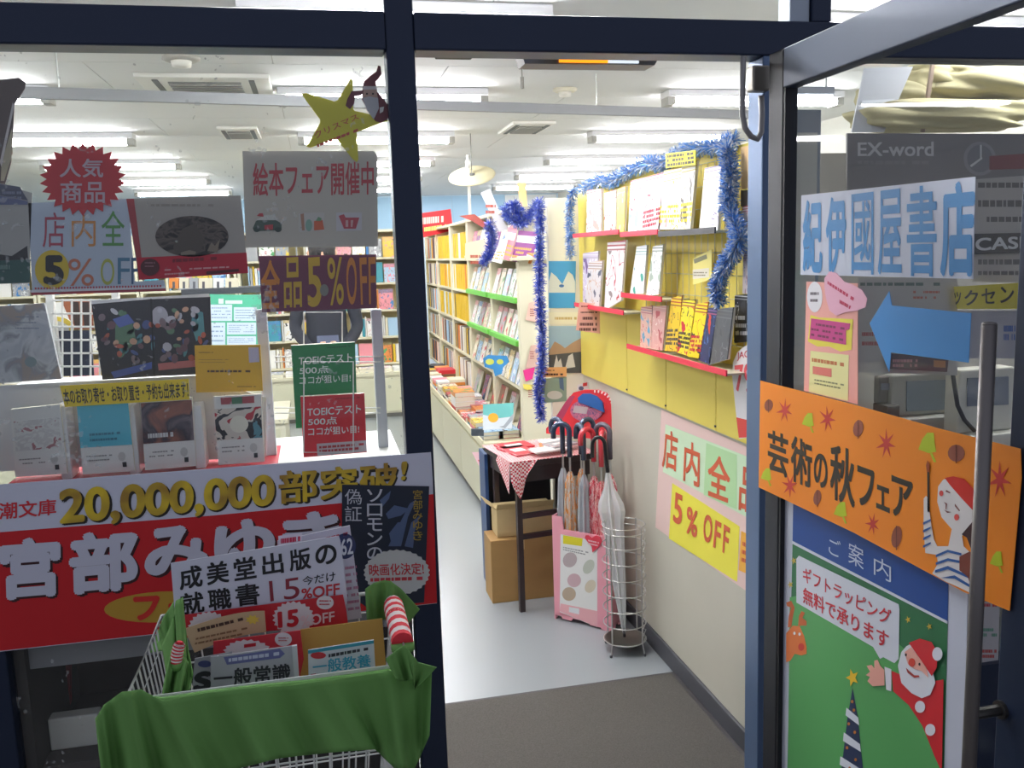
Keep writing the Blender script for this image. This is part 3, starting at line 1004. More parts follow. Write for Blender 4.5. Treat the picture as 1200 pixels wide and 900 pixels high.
t = sign('label_card', 'tilted pale card with a small label on the wire grid', 'card', F, [(812, 303), (834, 292), (834, 327), (812, 334)], mat('#ece080', .5))
ink(F, [(813, 304), (828, 298), (829, 303), (814, 309)], mat('#7c7c58', .5), 1, t)
ink(F, [(812, 316), (831, 314), (831, 325), (812, 327)], mat('#e6e0cc', .5), 1, t)
lines(F, (813, 318, 829, 324), 2, mat('#90886c', .5), 2, t)
F = FX(1.205)
t = sign('wall_board', 'orange-cream board on the wall beside the jamb top', 'board', F, [(868, 172), (884, 170), (884, 219), (868, 222)], mat('#ecc890', .6), th=.01)
t = sign('wall_board', 'dark board under the orange-cream one beside the jamb', 'board', F, [(868, 223), (884, 222), (884, 241), (868, 242)], mat('#6a5f52', .6), th=.01)
# hanging white bag with red figures
F = FX(1.19)
q = [(871, 407), (878, 403), (884, 402), (884, 512), (866, 514), (862, 480), (858, 440), (859, 424), (864, 413)]
t = sign('printed_bag', 'white bag with big red 79 hanging beside the door jamb', 'bag', F, q, mat('#dedcdc', .5), th=.02)
text(F, '79', [(861, 428), (882, 425), (883, 463), (862, 458)], mat('#c8404a', .5), 1, t, .02)
text(F, 'JACK', [(864, 413), (884, 409), (884, 420), (864, 423)], mat('#c8404a', .5), 1, t, .01)
ink(F, [(863, 489), (884, 494), (884, 512), (866, 513)], mat('#d04038', .5), 1, t)

# wall poster: 店内全品 5%OFF
F = FX(1.2475)
t = sign('sale_poster', 'pink sale poster with red characters on green and yellow cards on the cream wall', 'poster', F, [(775, 480), (892, 531), (892, 705), (768, 618)], mat('#e6c8c0', .55), th=.0012)
ink(F, [(780, 497), (886, 539), (886, 612), (777, 553)], mat('#cfe8c4', .55), 1, t, 'green_card')
ink(F, [(828, 519), (864, 533), (864, 597), (825, 580)], mat('#b4dca4', .55), 2, t, 'green_card')
cr = mat('#cc5c38', .55)
for s, q in [('店', [(779, 502), (795, 508), (794, 554), (776, 547)]), ('内', [(803, 515), (821, 522), (820, 572), (801, 563)]), ('全', [(831, 529), (857, 540), (855, 590), (829, 580)]), ('品', [(868, 545), (890, 553), (890, 607), (866, 597)])]:
    text(F, s, q, cr, 3, t, .025)
ink(F, [(788, 566), (867, 617), (864, 682), (784, 631)], mat('#ece24a', .55), 1, t, 'yellow_card')
for s, q in [('5', [(791, 576), (801, 581), (799, 617), (789, 611)]), ('%', [(806, 592), (819, 600), (817, 631), (804, 624)]), ('O', [(826, 601), (836, 606), (834, 638), (824, 633)]), ('F', [(839, 609), (846, 613), (844, 645), (836, 641)]), ('F', [(849, 614), (856, 619), (853, 651), (847, 647)])]:
    text(F, s, q, cr, 3, t, .03)
ink(F, [(869, 622), (892, 634), (892, 680), (866, 668)], mat('#f0b040', .55), 2, t, 'orange_card')
lines(F, [(871, 632), (890, 642), (890, 668), (869, 660)], 3, cr, 3, t, .5)

# ------------------------------------------------------------------ gift table
ang = math.radians(8)
Tm = Matrix.Translation((.80, 1.55, 0)) @ Matrix.Rotation(ang, 4, 'Z')
t = thing('side_table', 'small black table with thin legs under a red gingham cloth', 'table', (.99, 1.76, 0))
WT = .38; DT = .36
darkw = mat('#2a2024', .4)
MB().box(-.02, WT, -.02, DT, .672, .70, M=Tm, bev=.003).build('tabletop', darkw, t)
MB().box(0, WT - .02, 0, DT - .02, .60, .672, M=Tm).build('apron', darkw, t)
for a, c in ((.02, .02), (WT - .04, .02), (.02, DT - .04), (WT - .04, DT - .04)):
    MB().box(a - .012, a + .012, c - .012, c + .012, 0, .60, M=Tm).build('leg', mat('#33282a', .35), t)
for z in (.335, .43):
    MB().box(.03, WT - .04, .012, .03, z, z + .022, M=Tm).build('stretcher', darkw, t)
# gingham material
gm = bpy.data.materials.new('gingham')
gm.use_nodes = True
nt = gm.node_tree
tc = nt.nodes.new('ShaderNodeTexCoord')
ck = nt.nodes.new('ShaderNodeTexChecker')
ck.inputs['Scale'].default_value = 110
ck.inputs['Color1'].default_value = hx('#c8384a'); ck.inputs['Color2'].default_value = hx('#f0e4e2')
nt.links.new(tc.outputs['Object'], ck.inputs['Vector'])
nt.links.new(ck.outputs[0], nt.nodes['Principled BSDF'].inputs['Base Color'])
b = MB()
b.box(-.03, WT + .005, -.028, DT, .7008, .7035, M=Tm)
rowsg = []
for i in range(8):
    v = i / 7
    r = []
    for j in range(9):
        u = j / 8
        lx = -.034 + (.13 * u) * (1 - .25 * v) - .006 * math.sin(u * 9) * v
        ly = -.03 - .01 * v - .012 * math.sin(u * 7) * v + u * 0
        lz = .7035 - v * (.03 + .135 * (1 - abs(u - .38) / .62) if u < 1 else .03)
        r.append(Tm @ Vector((lx, ly, lz)))
    rowsg.append(r)
b.grid(rowsg)
rowsg = [[Tm @ Vector((-.034 - .008 * v, -.03 + .16 * u, .7035 - v * (.12 * (1 - u) + .02))) for u in [j / 5 for j in range(6)]] for v in [i / 5 for i in range(6)]]
b.grid(rowsg)
o = b.build('tablecloth', gm)
tag(o, 'red and white gingham cloth hanging over the corner of the black table', 'tablecloth')
lay = [('red', .03, .05, .12, .20, 8, 'red booklet on the near left of the gingham cloth'), ('orange', .16, .10, .10, .15, -20, 'orange booklet in the middle of the gingham cloth'), ('white', .10, -.01, .18, .09, 5, 'white leaflet at the front edge of the gingham cloth'), ('grey', .20, .02, .14, .10, 14, 'grey plastic pouch at the front right of the gingham cloth'), ('red', .02, .20, .16, .12, 3, 'red packet at the back of the gingham cloth'), ('white', .22, .22, .11, .10, -10, 'white packet at the back right of the gingham cloth')]
for i, (c, x, y, w_, h_, r, lab) in enumerate(lay):
    M = Tm @ Matrix.Translation((x, y, .704)) @ Matrix.Rotation(math.radians(r), 4, 'Z')
    z = .0 + i * .0085 if i in (3, 2) else .0
    t2 = thing('gift_packet', lab, 'booklet', M @ Vector((w_ / 2, h_ / 2, 0)), 'booklets and packets on the gingham cloth')
    MB().box(0, w_, 0, h_, z, z + .009, M=M, bev=.002).build('cover', cover(PALN[c], '#e8e0dc', '#c83048', i), t2)
    MB().box(w_ * .2, w_ * .7, h_ * .3, h_ * .6, z + .009, z + .0105, M=M).build('label', mat('#f0ece8', .4), t2)
# board and boxes under the table
t = thing('display_board', 'black board with dark blue edge leaning below the gingham table', 'board', (.92, 2.05, .40))
MB().box(.745, 1.08, 2.02, 2.04, .0, .66).build('panel', mat('#0e0e14', .5), t)
MB().box(.728, .744, 1.90, 2.04, .0, .66).build('edge', mat('#2c4a78', .4), t)
cb = mat('#b89868', .75, noise=.08, scale=14)
cbd = mat('#a88450', .75, noise=.08, scale=14)


def carton(label, M, w_, d_, h_, m, flaps=True):
    o = thing('cardboard_box', label, 'box', M @ Vector((w_ / 2, d_ / 2, 0)))
    MB().box(0, w_, 0, d_, 0, h_, M=M, bev=.003).build('carton', m, o)
    MB().box(w_ * .47, w_ * .53, -.001, .0, h_ * .82, h_, M=M).build('tape', mat('#c8b080', .3), o)
    if flaps:
        MB().slab([M @ Vector(p) for p in ((0, 0, h_), (0, d_, h_), (-.05, d_, h_ + .04), (-.05, 0, h_ + .04))], Vector((0, 0, .003))).build('flap', m, o)
        MB().slab([M @ Vector(p) for p in ((0, 0, h_), (w_, 0, h_), (w_, -.02, h_ + .03), (0, -.02, h_ + .03))], Vector((0, 0, .003))).build('flap', m, o)
    return o


carton('large brown cardboard box standing on the floor under the black table', Matrix.Translation((.705, 1.695, 0)), .30, .165, .30, cbd, False)
carton('open tan cardboard box stacked on the large brown one', Matrix.Translation((.745, 1.73, .302)), .27, .13, .13, mat('#cdb583', .75, noise=.06, scale=14))
# pink paper sticking out at the counter end
F = Frame(U(565, 535, Y=3.038), (0, -1, 0))
t = sign('paper_sheet', 'pink and white paper stuck on the counter end beside the table', 'paper', F, [(553, 530), (572, 530), (572, 551), (564, 551)], mat('#f4c8cc', .6))
ink(F, [(560, 539), (571, 536), (572, 543), (564, 546)], mat('#e86a60', .6), 1, t)

# red arched display stand
F = Frame(U(690, 490, Y=1.62), (-.75, -1, .08))
q = [(640, 502), (650, 492), (658, 484), (664, 470), (672, 460), (684, 457), (700, 457), (710, 461), (716, 471), (717, 486), (716, 517), (640, 508)]
t = sign('display_stand', 'red arched cardboard display stand with striped rim and blue disc', 'display stand', F, q, mat('#d83038', .45), th=.02)
ink(F, [(642, 503), (662, 472), (668, 464), (674, 464), (660, 490), (652, 505)], mat('#a83a58', .45), 1, t)
arc = []
for k in range(7):
    a0 = math.radians(-95 + k * 12); a1 = math.radians(-90 + k * 12)
    arc.append([(698 + 19 * math.cos(a0), 479 + 19 * math.sin(a0)), (698 + 19 * math.cos(a1), 479 + 19 * math.sin(a1)), (698 + 22 * math.cos(a1), 479 + 22 * math.sin(a1)), (698 + 22 * math.cos(a0), 479 + 22 * math.sin(a0))])
ink(F, arc, mat('#f2e4e0', .45), 1, t, 'rim_stripe')
b = MB().slab([F.flat(*p, off=.014) for p in [(678, 466), (684, 461), (692, 461), (700, 464), (707, 471), (709, 483), (700, 479), (690, 475), (679, 471)]], -F.n * .012)
b.build('blue_disc', mat('#2c5c9c', .4), t)
b = MB().slab([F.flat(*p, off=.008) for p in ell(688, 481, 19, 13)], -F.n * .007)
b.build('picture_disc', picture(['#a8486a', '#8a5a78', '#c06a80', '#6a4a70'], 5), t)
ink(F, [(674, 475), (690, 477), (688, 485), (672, 483)], mat('#b8a8a8', .5), 15, t)
MB().slab([F.flat(*p, off=-.021) for p in [(670, 480), (690, 480), (690, 513), (670, 511)]], -F.n * .05).build('support', mat('#c02a30', .5), t)
F = FY(1.72)
t = sign('character_card', 'small white card with red print above the red display stand', 'card', F, [(677, 451), (690, 447), (690, 462), (676, 462)], mat('#e8e8ea', .5))
ink(F, [(683, 449), (688, 448), (688, 452), (683, 453)], mat('#d03838', .5), 1, t)
ink(F, [ell(681, 455, 3, 2.5)], mat('#5a6a8a', .5), 1, t)

# ------------------------------------------------------------------ pink umbrella box
A = Vector((.935, 1.451, 0)); B = Vector((1.133, 1.244, 0)); Cc = Vector((1.205, 1.322, 0)); D = A + (Cc - B)
pink = mat('#f0a4b0', .5)
t = thing('umbrella_box', 'pink cardboard umbrella box with printed white panel standing on the floor', 'umbrella box', (A + Cc) / 2)
nrm = (B - A).cross(Vector((0, 0, 1))).normalized()
if nrm.y > 0: nrm = -nrm
HB = .47


def up(p, z): return Vector((p.x, p.y, z))


def wallp(P, Q, n, notch, name, th=.006):
    L = lambda s, z: up(P.lerp(Q, s), z)
    out = [L(0, .02), L(.12, .02), L(.14, .008), L(.3, .008), L(.32, .02), L(.6, .02), L(.62, .008), L(.8, .008), L(.82, .0), L(1, .0), L(1, HB)]
    if notch: out += [L(.88, HB), L(.86, HB - .055), L(.2, HB - .055), L(.17, HB)]
    out += [L(0, HB)]
    return MB().slab(out, -n * th).build(name, pink, t)


wallp(A, B, nrm, True, 'front_panel')
n2 = (Cc - B).cross(Vector((0, 0, 1))).normalized()
wallp(B, Cc, n2, False, 'side_panel')
wallp(D, A, (A - D).cross(Vector((0, 0, 1))).normalized(), False, 'side_panel')
wallp(Cc, D, -nrm, False, 'back_panel')
MB().slab([up(p, .03) for p in (A, B, Cc, D)], Vector((0, 0, -.006))).build('bottom', pink, t)
F = Frame(A, nrm)
ink(F, [(657, 626), (700, 634), (700, 735), (656, 717)], mat('#ecebe6', .5), 1, t, 'information_panel')
ink(F, [(660, 627), (683, 631), (682, 640), (660, 637)], mat('#e0d428', .5), 2, t, 'yellow_tag')
lines(F, [(660, 640), (690, 646), (690, 652), (660, 645)], 2, mat('#9a9a98', .5), 2, t)
for cx, cy, rx, ry, c in [(668, 656, 8, 9, '#b8a8a8'), (690, 664, 6, 9, '#c4c8b8'), (673, 680, 8, 8, '#d0b0b4'), (692, 687, 6, 8, '#d8ccb4'), (667, 696, 8, 8, '#b8a48c')]:
    ink(F, [ell(cx, cy, rx, ry, rot=.5)], mat(c, .5), 2, t, 'oval_picture')
ink(F, [(657, 707), (700, 716), (700, 735), (656, 716)], mat('#f0b4b8', .5), 2, t, 'pink_footer')
ink(F, [(667, 711), (679, 713), (679, 720), (667, 717)], mat('#e8e8e8', .5), 3, t)
ht = [(694, 640), (689, 634), (686, 630), (687, 627), (690, 627), (694, 630), (699, 627), (704, 629), (706, 635), (702, 641), (695, 647)]
b = MB().slab([F.flat(*p, off=.006) for p in ht], -F.n * .003)
b.build('heart_label', mat('#d83a4c', .45), t)
text(F, 'mama', [(690, 633), (702, 635), (702, 641), (690, 638)], mat('#f0c8cc', .5), 11, t) if False else lines(F, [(690, 631), (703, 634), (703, 641), (690, 638)], 2, mat('#f0c0c4', .5), 11, t)


def umbrella(label, base, top_z, hook_dir, body, handle, lean=(0, 0), foldr=.024, hook_r=.034):
    base = Vector(base)
    t = thing('umbrella', label, 'umbrella', base, 'umbrellas for sale')
    tp = Vector((base.x + lean[0], base.y + lean[1], top_z - hook_r))
    ax = (tp - base)
    P = [base + ax * k for k in (0, .03, .08, .3, .55, .72, .78)]
    R = [.003, .006, foldr * .6, foldr * .9, foldr, foldr * .75, .008]
    # pleated folded canopy
    b = MB()
    vs = []; fs = []
    n = 16
    for p, r in zip(P, R):
        for k in range(n):
            a = 2 * PI * k / n
            rr = r * (1 if k % 2 else .72)
            vs.append(p + Vector((rr * math.cos(a), rr * math.sin(a), 0)))
    for i in range(len(P) - 1):
        for k in range(n): fs.append((i * n + k, i * n + (k + 1) % n, (i + 1) * n + (k + 1) % n, (i + 1) * n + k))
    b.add(vs, fs)
    b.build('canopy', body, t)
    MB().tube([base + ax * .76, tp], .0045, 8).build('shaft', wire_m, t)
    hp = [base + ax * .86, tp]
    hdv = Vector((math.cos(hook_dir), math.sin(hook_dir), 0))
    for k in range(1, 10):
        a = PI * k / 9
        hp.append(tp + hdv * hook_r * (1 - math.cos(a)) + Vector((0, 0, hook_r * math.sin(a))))
    hp.append(hp[-1] - Vector((0, 0, .03)))
    MB().tube(hp, .0115, 10).build('handle', handle, t, True)
    return t


floral = picture(['#d8404e', '#c8384a', '#ecd0cc', '#d84a58'], 14)
floralb = picture(['#b83048', '#e0a8a4', '#c83848', '#d8d0c0'], 12)
silver = mat('#b9bcc0', .25, .3)
orange = picture(['#d8a058', '#c9c4bc', '#d88a3c', '#d8d4cc'], 8)
ub = A.lerp(D, .5)
ue = B.lerp(Cc, .5)


def inb(s, q, z=.045):
    p = A.lerp(B, s).lerp(D.lerp(Cc, s), q)
    return (p.x, p.y, z)


HN = mat('#3a4660', .25, .2, coat=.6); HR = mat('#d83a48', .25, coat=.6); HK = mat('#17171c', .3)
for a in [('umbrella with navy hooked handle and silver sleeve, leftmost in the pink box', inb(.12, .5), .885, math.radians(120), silver, HN),
          ('umbrella with navy handle and orange print, second in the pink box', inb(.27, .35), .875, math.radians(160), orange, HN),
          ('umbrella with dark handle and pale orange sleeve, third in the pink box', inb(.40, .7), .885, math.radians(20), orange, HN),
          ('umbrella with pinkish grey sleeve in the back middle of the box', inb(.52, .28), .87, math.radians(100), silver, mat('#566074', .25, .3)),
          ('umbrella with red hooked handle and red floral canopy in the pink box', inb(.64, .55), .86, math.radians(200), floral, HR),
          ('umbrella with red handle and darker floral canopy, right in the pink box', inb(.80, .35), .845, math.radians(60), floralb, HR),
          ('umbrella with grey handle and crimson canopy at box right end', inb(.88, .72), .875, math.radians(130), floral, mat('#6a6470', .25, .3))]:
    umbrella(*a, foldr=.036 if 'floral' in a[0] or 'crimson' in a[0] else .031)

# ------------------------------------------------------------------ wire umbrella stand with a clear umbrella
RC = Vector((1.128, 1.075, 0))
RR = .085
t = thing('wire_umbrella_stand', 'round chrome wire umbrella stand with drip tray in front of pink box', 'umbrella stand', RC)
zr = [.05, .12, .185, .25, .315, .38, .445, .50, .525]
for z in zr:
    MB().tube([RC + Vector((RR * math.cos(a), RR * math.sin(a), z)) for a in [2 * PI * k / 28 for k in range(28)]], .0022, 6, closed=True).build('wire_ring', wire_m, t, True)
for k in range(4):
    a = math.radians(35 + 90 * k)
    c, s = RR * math.cos(a), RR * math.sin(a)
    MB().tube([RC + Vector((c * 1.12, s * 1.12, .004)), RC + Vector((c, s, .05)), RC + Vector((c, s, .53))], .003, 6).build('upright', wire_m, t)
    MB().lathe(RC + Vector((c * 1.12, s * 1.12, 0)), [(.005, 0), (.006, .004), (.005, .010)], 10).build('foot', mat('#55555a', .5), t)
zz = []
for k in range(33):
    a = math.radians(-50 + (k % 2) * 22 + 0)
    zz.append(RC + Vector((RR * math.cos(a), RR * math.sin(a), .05 + k * .0145)))
MB().tube(zz, .0016, 5).build('zigzag_wire', wire_m, t)
MB().lathe(RC, [(.0, .030), (.055, .030), (.078, .045), (.084, .052), (.080, .052), (.052, .036), (.0, .036)], 32).build('drip_tray', mat('#8f8f88', .3, .85), t, True)
clear = bpy.data.materials.new('clear_vinyl')
clear.use_nodes = True
nt = clear.node_tree
pb = nt.nodes['Principled BSDF']
pb.inputs['Base Color'].default_value = hx('#eef0f0'); pb.inputs['Roughness'].default_value = .2; pb.inputs['Alpha'].default_value = .62
t = thing('umbrella', 'clear vinyl umbrella with black hooked handle in the wire stand', 'umbrella', (1.12, 1.10, .04))
b0 = Vector((1.135, 1.10, .042)); tp = U(709, 522, Y=1.20)
ax = tp - b0
P = [(0, .004), (.05, .008), (.2, .020), (.4, .030), (.6, .040), (.66, .050), (.70, .046), (.78, .020), (.86, .008)]
vs = []; fs = []; n = 16
for s, r in P:
    p = b0 + ax * s
    for k in range(n):
        a = 2 * PI * k / n
        rr = r * (1.1 if k % 2 else .62)
        vs.append(p + Vector((rr * math.cos(a), rr * math.sin(a), 0)))
for i in range(len(P) - 1):
    for k in range(n): fs.append((i * n + k, i * n + (k + 1) % n, (i + 1) * n + (k + 1) % n, (i + 1) * n + k))
MB().add(vs, fs).build('canopy', clear, t)
MB().tube([b0, b0 + ax], .004, 8).build('shaft', wire_m, t)
MB().tube([b0 + Vector((0, 0, -.0)), b0 + ax * .09], .006, 8).build('tip', black, t)
hp = [b0 + ax * .86, tp]
for k in range(1, 10):
    a = PI * k / 9
    hp.append(tp + Vector((-.8, .3, 0)) * .03 * (1 - math.cos(a)) + Vector((0, 0, .034 * math.sin(a))))
hp.append(hp[-1] - Vector((0, 0, .05)))
MB().tube(hp, .008, 10).build('handle', HK, t, True)

# ------------------------------------------------------------------ door mats
matm = mat('#4e4b46', .95, noise=.5, scale=260, bump=.8)
o = MB().box(.285, 1.232, .07, .83, 0, .010, bev=.003).build('mat_pile', matm)
t = thing('door_mat', 'dark grey-brown entrance mat just inside the doorway', 'mat', (.76, .45, 0))
bpy.data.objects.remove(o)
MB().box(.30, 1.22, .085, .815, .0005, .010, bev=.002).build('pile', matm, t)
MB().box(.285, 1.2355, .815, .83, .0005, .007).box(.285, 1.2355, .07, .085, .0005, .007).box(.285, .30, .085, .815, .0005, .007).box(1.22, 1.2355, .085, .815, .0005, .007).build('rubber_border', mat('#3c393b', .6), t)
t = thing('threshold_mat', 'ribbed black threshold strip in front of the entrance mat', 'mat', (.7, -.01, 0))
MB().box(.262, 1.12, -.06, .062, .0, .006).build('base', mat('#2c2b2e', .6), t)
for k in range(8):
    MB().box(.265, 1.118, -.056 + k * .015, -.048 + k * .015, .006, .010).build('rib', mat('#47454a', .6), t)

# ------------------------------------------------------------------ far interior: back bookcases, counters, island, customer
BY = 7.2
bz = [.50, .78, 1.06, 1.34, 1.60]
pos = ['leftmost', 'second from left', 'middle', 'second from right', 'rightmost']
for bi in range(5):
    x0 = -3.55 + bi * .93
    t = thing('bookcase', 'cream bookcase against the back aisle, %s of five' % pos[bi], 'bookcase', (x0 + .46, BY + .14, 0), 'bookcases across the back of the shop')
    for x in (x0, x0 + .895):
        MB().box(x, x + .025, BY, BY + .3, 0, 1.86).build('side_panel', wood, t)
    MB().box(x0 + .025, x0 + .895, BY + .28, BY + .3, 0, 1.86).build('back_panel', mat('#d8c890', .6), t)
    MB().box(x0, x0 + .92, BY - .005, BY + .3, 1.86, 1.885).build('top_panel', wood, t)
    for z in bz: MB().box(x0 + .025, x0 + .895, BY, BY + .28, z - .02, z).build('shelf', wood, t)
lv = ['lowest', 'second', 'third', 'fourth', 'top']
cnt = 0
for bi in range(5):
    x0 = -3.55 + bi * .93
    for zi, z in enumerate(bz):
        k = 0
        x = x0 + .04
        while x < x0 + .84 and k < 9:
            if random.random() < .12: x += .06; continue
            face = random.random() < .45 and x < x0 + .74
            knd = pick(['hard', 'slim'])
            me, w_, h_, t_ = book_mesh(knd)
            c = pick(['white', 'white', 'white', 'cream', 'cream', 'pale blue', 'pale blue', 'pink', 'blue', 'yellow', 'grey', 'grey', 'orange', 'white', 'teal'])
            place = '%s from left, %s shelf of %s back bookcase' % (ORD[k], lv[zi], pos[bi])
            if face:
                book(knd, (x + w_ / 2, BY + .05, z), (-.12, 0, 0), c, '%s book face out, %s' % (c, place), 'books on the back bookcases', face=True, stuff='books of the back bookcases, small and mostly covered by signs' if hidden((x, BY, z + .1)) else None)
                x += w_ + .012
            else:
                book(knd, (x + t_ / 2, BY + .10, z), (0, 0, PI / 2), c, '', 'books', stuff='books of the back bookcases, small and mostly covered by signs')
                x += t_ + .006
            k += 1
for bi in range(5):
    x0 = -3.55 + bi * .89
    t = thing('low_counter', 'cream low counter before the back bookcases, %s of five' % pos[bi], 'counter', (x0 + .44, 6.95, 0), 'counters before the back bookcases')
    MB().box(x0, x0 + .885, 6.75, 7.18, .04, .43).build('body', cream, t)
    MB().box(x0 + .01, x0 + .875, 6.735, 6.75, .06, .40, bev=.003).build('drawer_front', mat('#dcd9bd', .5), t)
    MB().box(x0, x0 + .885, 6.72, 7.18, .43, .46).build('counter_top', wood, t)
    MB().box(x0 + .01, x0 + .875, 6.77, 7.18, 0, .04).build('plinth', mat('#77756d', .6), t)
    for k in range(5):
        c = pick(['white', 'blue', 'yellow', 'cream', 'red', 'grey'])
        book('thick', (x0 + .10 + k * .17, 6.78, .46 + .0185), (-PI / 2, 0, 0), c, '%s book lying flat, %s on the %s back counter' % (c, ORD[k], pos[bi]), 'books flat on the back counters', face=True, stuff='books of the back bookcases, small and mostly covered by signs' if hidden((x0 + .10 + k * .17, 6.78, .46)) else None)
for lab_, (mb_, mats_) in STUFF.items():
    o = mb_.build('book_rows', mats_)
    tag(o, lab_, 'books', None, 'stuff')
# island counter nearer, on the left
t = thing('island_counter', 'cream island counter seen through the window behind the wire racks', 'counter', (-1.3, 3.8, 0))
MB().box(-2.4, -.24, 3.45, 4.15, .04, .60).build('body', cream, t)
MB().box(-2.38, -.26, 3.47, 4.13, 0, .04).build('plinth', mat('#77756d', .6), t)
MB().box(-2.42, -.22, 3.43, 4.17, .60, .63, bev=.004).build('counter_top', wood, t)
for k in range(3):
    MB().box(-2.38 + k * .71, -1.69 + k * .71, 3.438, 3.45, .08, .57, bev=.003).build('door_panel', mat('#dcd9bd', .5), t)
for k in range(9):
    c = pick(['white', 'cream', 'pale blue', 'red', 'white', 'grey'])
    book('slim', (-2.2 + k * .225, 3.5, .63 + .0065), (-PI / 2, 0, 0), c, '%s book lying flat, %s from left on the island counter' % (c, ORD[k]), 'books flat on the island counter', face=True)
# screen-like green and white guide board
F = FY(2.6)
t = sign('guide_board', 'green framed board with white printed tables behind the window display', 'board', F, [(243, 345), (306, 346), (306, 430), (243, 430)], mat('#58c09a', .5), th=.03)
for q in [(256, 350, 262, 356), (264, 352, 284, 356)]: ink(F, [[(q[0], q[1]), (q[2], q[1]), (q[2], q[3]), (q[0], q[3])]], mat('#e8f4f0', .4), 1, t)
for k, q in enumerate([(246, 357, 272, 376), (274, 360, 301, 376), (246, 378, 264, 404), (266, 378, 300, 392), (266, 394, 300, 404), (243, 408, 306, 424)]):
    ink(F, [[(q[0], q[1]), (q[2], q[1]), (q[2], q[3]), (q[0], q[3])]], mat('#dfeefa', .4), 1, t, 'white_table')
    lines(F, (q[0] + 2, q[1] + 2, q[2] - 2, q[3] - 2), 4, mat('#8aa8c8', .4), 2, t, .3, k)
MB().tube([(F.at(275, 430).x, 2.615, 0), (F.at(275, 430).x, 2.615, F.at(275, 430).z)], .02, 10).build('stand_pole', white, t)
MB().box(F.at(275, 430).x - .2, F.at(275, 430).x + .2, 2.5, 2.75, 0, .02).build('stand_base', mat('#666666', .5), t)
# dark header shelf above it
o = MB().box(U(212, 339, Y=2.7).x, U(306, 339, Y=2.7).x, 2.7, 2.95, U(250, 345, Y=2.7).z, U(250, 338, Y=2.7).z).build('dark_shelf', mat('#3c3e44', .5))
tag(o, 'dark shelf board above the green guide board', 'shelf')
for k, (a, c, col) in enumerate([(198, 209, 'orange'), (210, 221, 'cream'), (222, 232, 'grey'), (233, 249, 'cream'), (250, 262, 'white'), (264, 279, 'cream')]):
    Fk = FY(2.78)
    t = sign('packet', '%s packet, %s from left on the dark shelf' % (col, ORD[k]), 'packet', Fk, [(a, 326), (c, 326), (c, 338), (a, 338)], mat(PALN[col], .5), th=.03)
    ink(Fk, [(a + 4, 330), (a + 7, 330), (a + 7, 338), (a + 4, 338)], mat('#55555a', .5), 1, t)
MB_o = MB().box(U(196, 339, Y=2.7).x, U(212, 339, Y=2.7).x, 2.7, 2.95, U(250, 345, Y=2.7).z, U(250, 338, Y=2.7).z)
# its uprights
t = thing('shelf_frame', 'white wire frame carrying the dark shelf behind the window', 'frame', (-.9, 2.8, 0))
for px in (214, 304):
    x = U(px, 345, Y=2.83).x
    MB().tube([(x, 2.83, 0), (x, 2.83, U(250, 345.5, Y=2.83).z - .003)], .010, 8).build('upright', wire_w, t)


# customer in a dark jacket
def skin_mesh(verts, edges, radii, sub=2):
    me = bpy.data.meshes.new('s')
    me.from_pydata([Vector(v) for v in verts], edges, [])
    o = bpy.data.objects.new('s', me)
    COL.objects.link(o)
    md = o.modifiers.new('s', 'SKIN')
    md.use_smooth_shade = True
    for i, r in enumerate(radii):
        me.skin_vertices[0].data[i].radius = (r, r) if not isinstance(r, tuple) else r
    me.skin_vertices[0].data[0].use_root = True
    o.modifiers.new('u', 'SUBSURF').levels = sub
    dg = bpy.context.evaluated_depsgraph_get()
    dg.update()
    m2 = bpy.data.meshes.new_from_object(o.evaluated_get(dg))
    b = MB().add([v.co.copy() for v in m2.vertices], [list(p.vertices) for p in m2.polygons])
    bpy.data.objects.remove(o)
    return b


PX, PY = .06, 4.5
per = thing('person', 'customer with dark hair in a dark jacket reading behind the purple sale sign', 'person', (PX, PY, 0))
V = [(0, 0, .92), (0, 0, 1.10), (0, .01, 1.30), (0, .01, 1.42), (0, 0, 1.50), (0, -.01, 1.56), (0, -.015, 1.64),
     (-.17, .01, 1.38), (-.23, 0, 1.10), (-.12, -.22, .96), (-.05, -.30, .97),
     (.17, .01, 1.38), (.23, 0, 1.10), (.12, -.22, .96), (.05, -.30, .97),
     (-.10, 0, .86), (-.11, -.01, .48), (-.11, .02, .08), (-.12, -.12, .04),
     (.10, 0, .86), (.11, -.01, .48), (.11, .02, .08), (.12, -.12, .04)]
Eg = [(0, 1), (1, 2), (2, 3), (3, 4), (4, 5), (5, 6), (3, 7), (7, 8), (8, 9), (9, 10), (3, 11), (11, 12), (12, 13), (13, 14), (0, 15), (15, 16), (16, 17), (17, 18), (0, 19), (19, 20), (20, 21), (21, 22)]
Rd = [(.15, .11), (.15, .11), (.17, .115), (.11, .08), .05, .075, .082, .062, .048, .04, .032, .062, .048, .04, .032, .09, .065, .045, .035, .09, .065, .045, .035]
V = [(a + PX, b_ + PY, c) for a, b_, c in V]
b = skin_mesh(V, Eg, Rd)
mi = []
for f in b.f:
    z = sum(b.v[i].z for i in f) / len(f); y = sum(b.v[i].y for i in f) / len(f)
    mi.append(2 if z > 1.47 or (y < PY - .27 and z > .9) else (0 if z > .82 else 1))
b.m = mi
b.build('body', [mat('#20222c', .8), mat('#34384a', .8), mat('#d8a888', .55)], per, True)
h = MB()
n = 20
prof = [(.086, -.07), (.096, -.02), (.098, .03), (.086, .075), (.055, .105), (.0, .115)]
h.lathe((PX, PY + .008, 1.65), prof, n)
h.build('hair', mat('#1c1716', .6), per, True)
fc = MB()
for s in (-1, 1):
    fc.lathe((PX + s * .03, PY - .098, 1.645), [(.0, -.008), (.010, 0), (.0, .008)], 8)
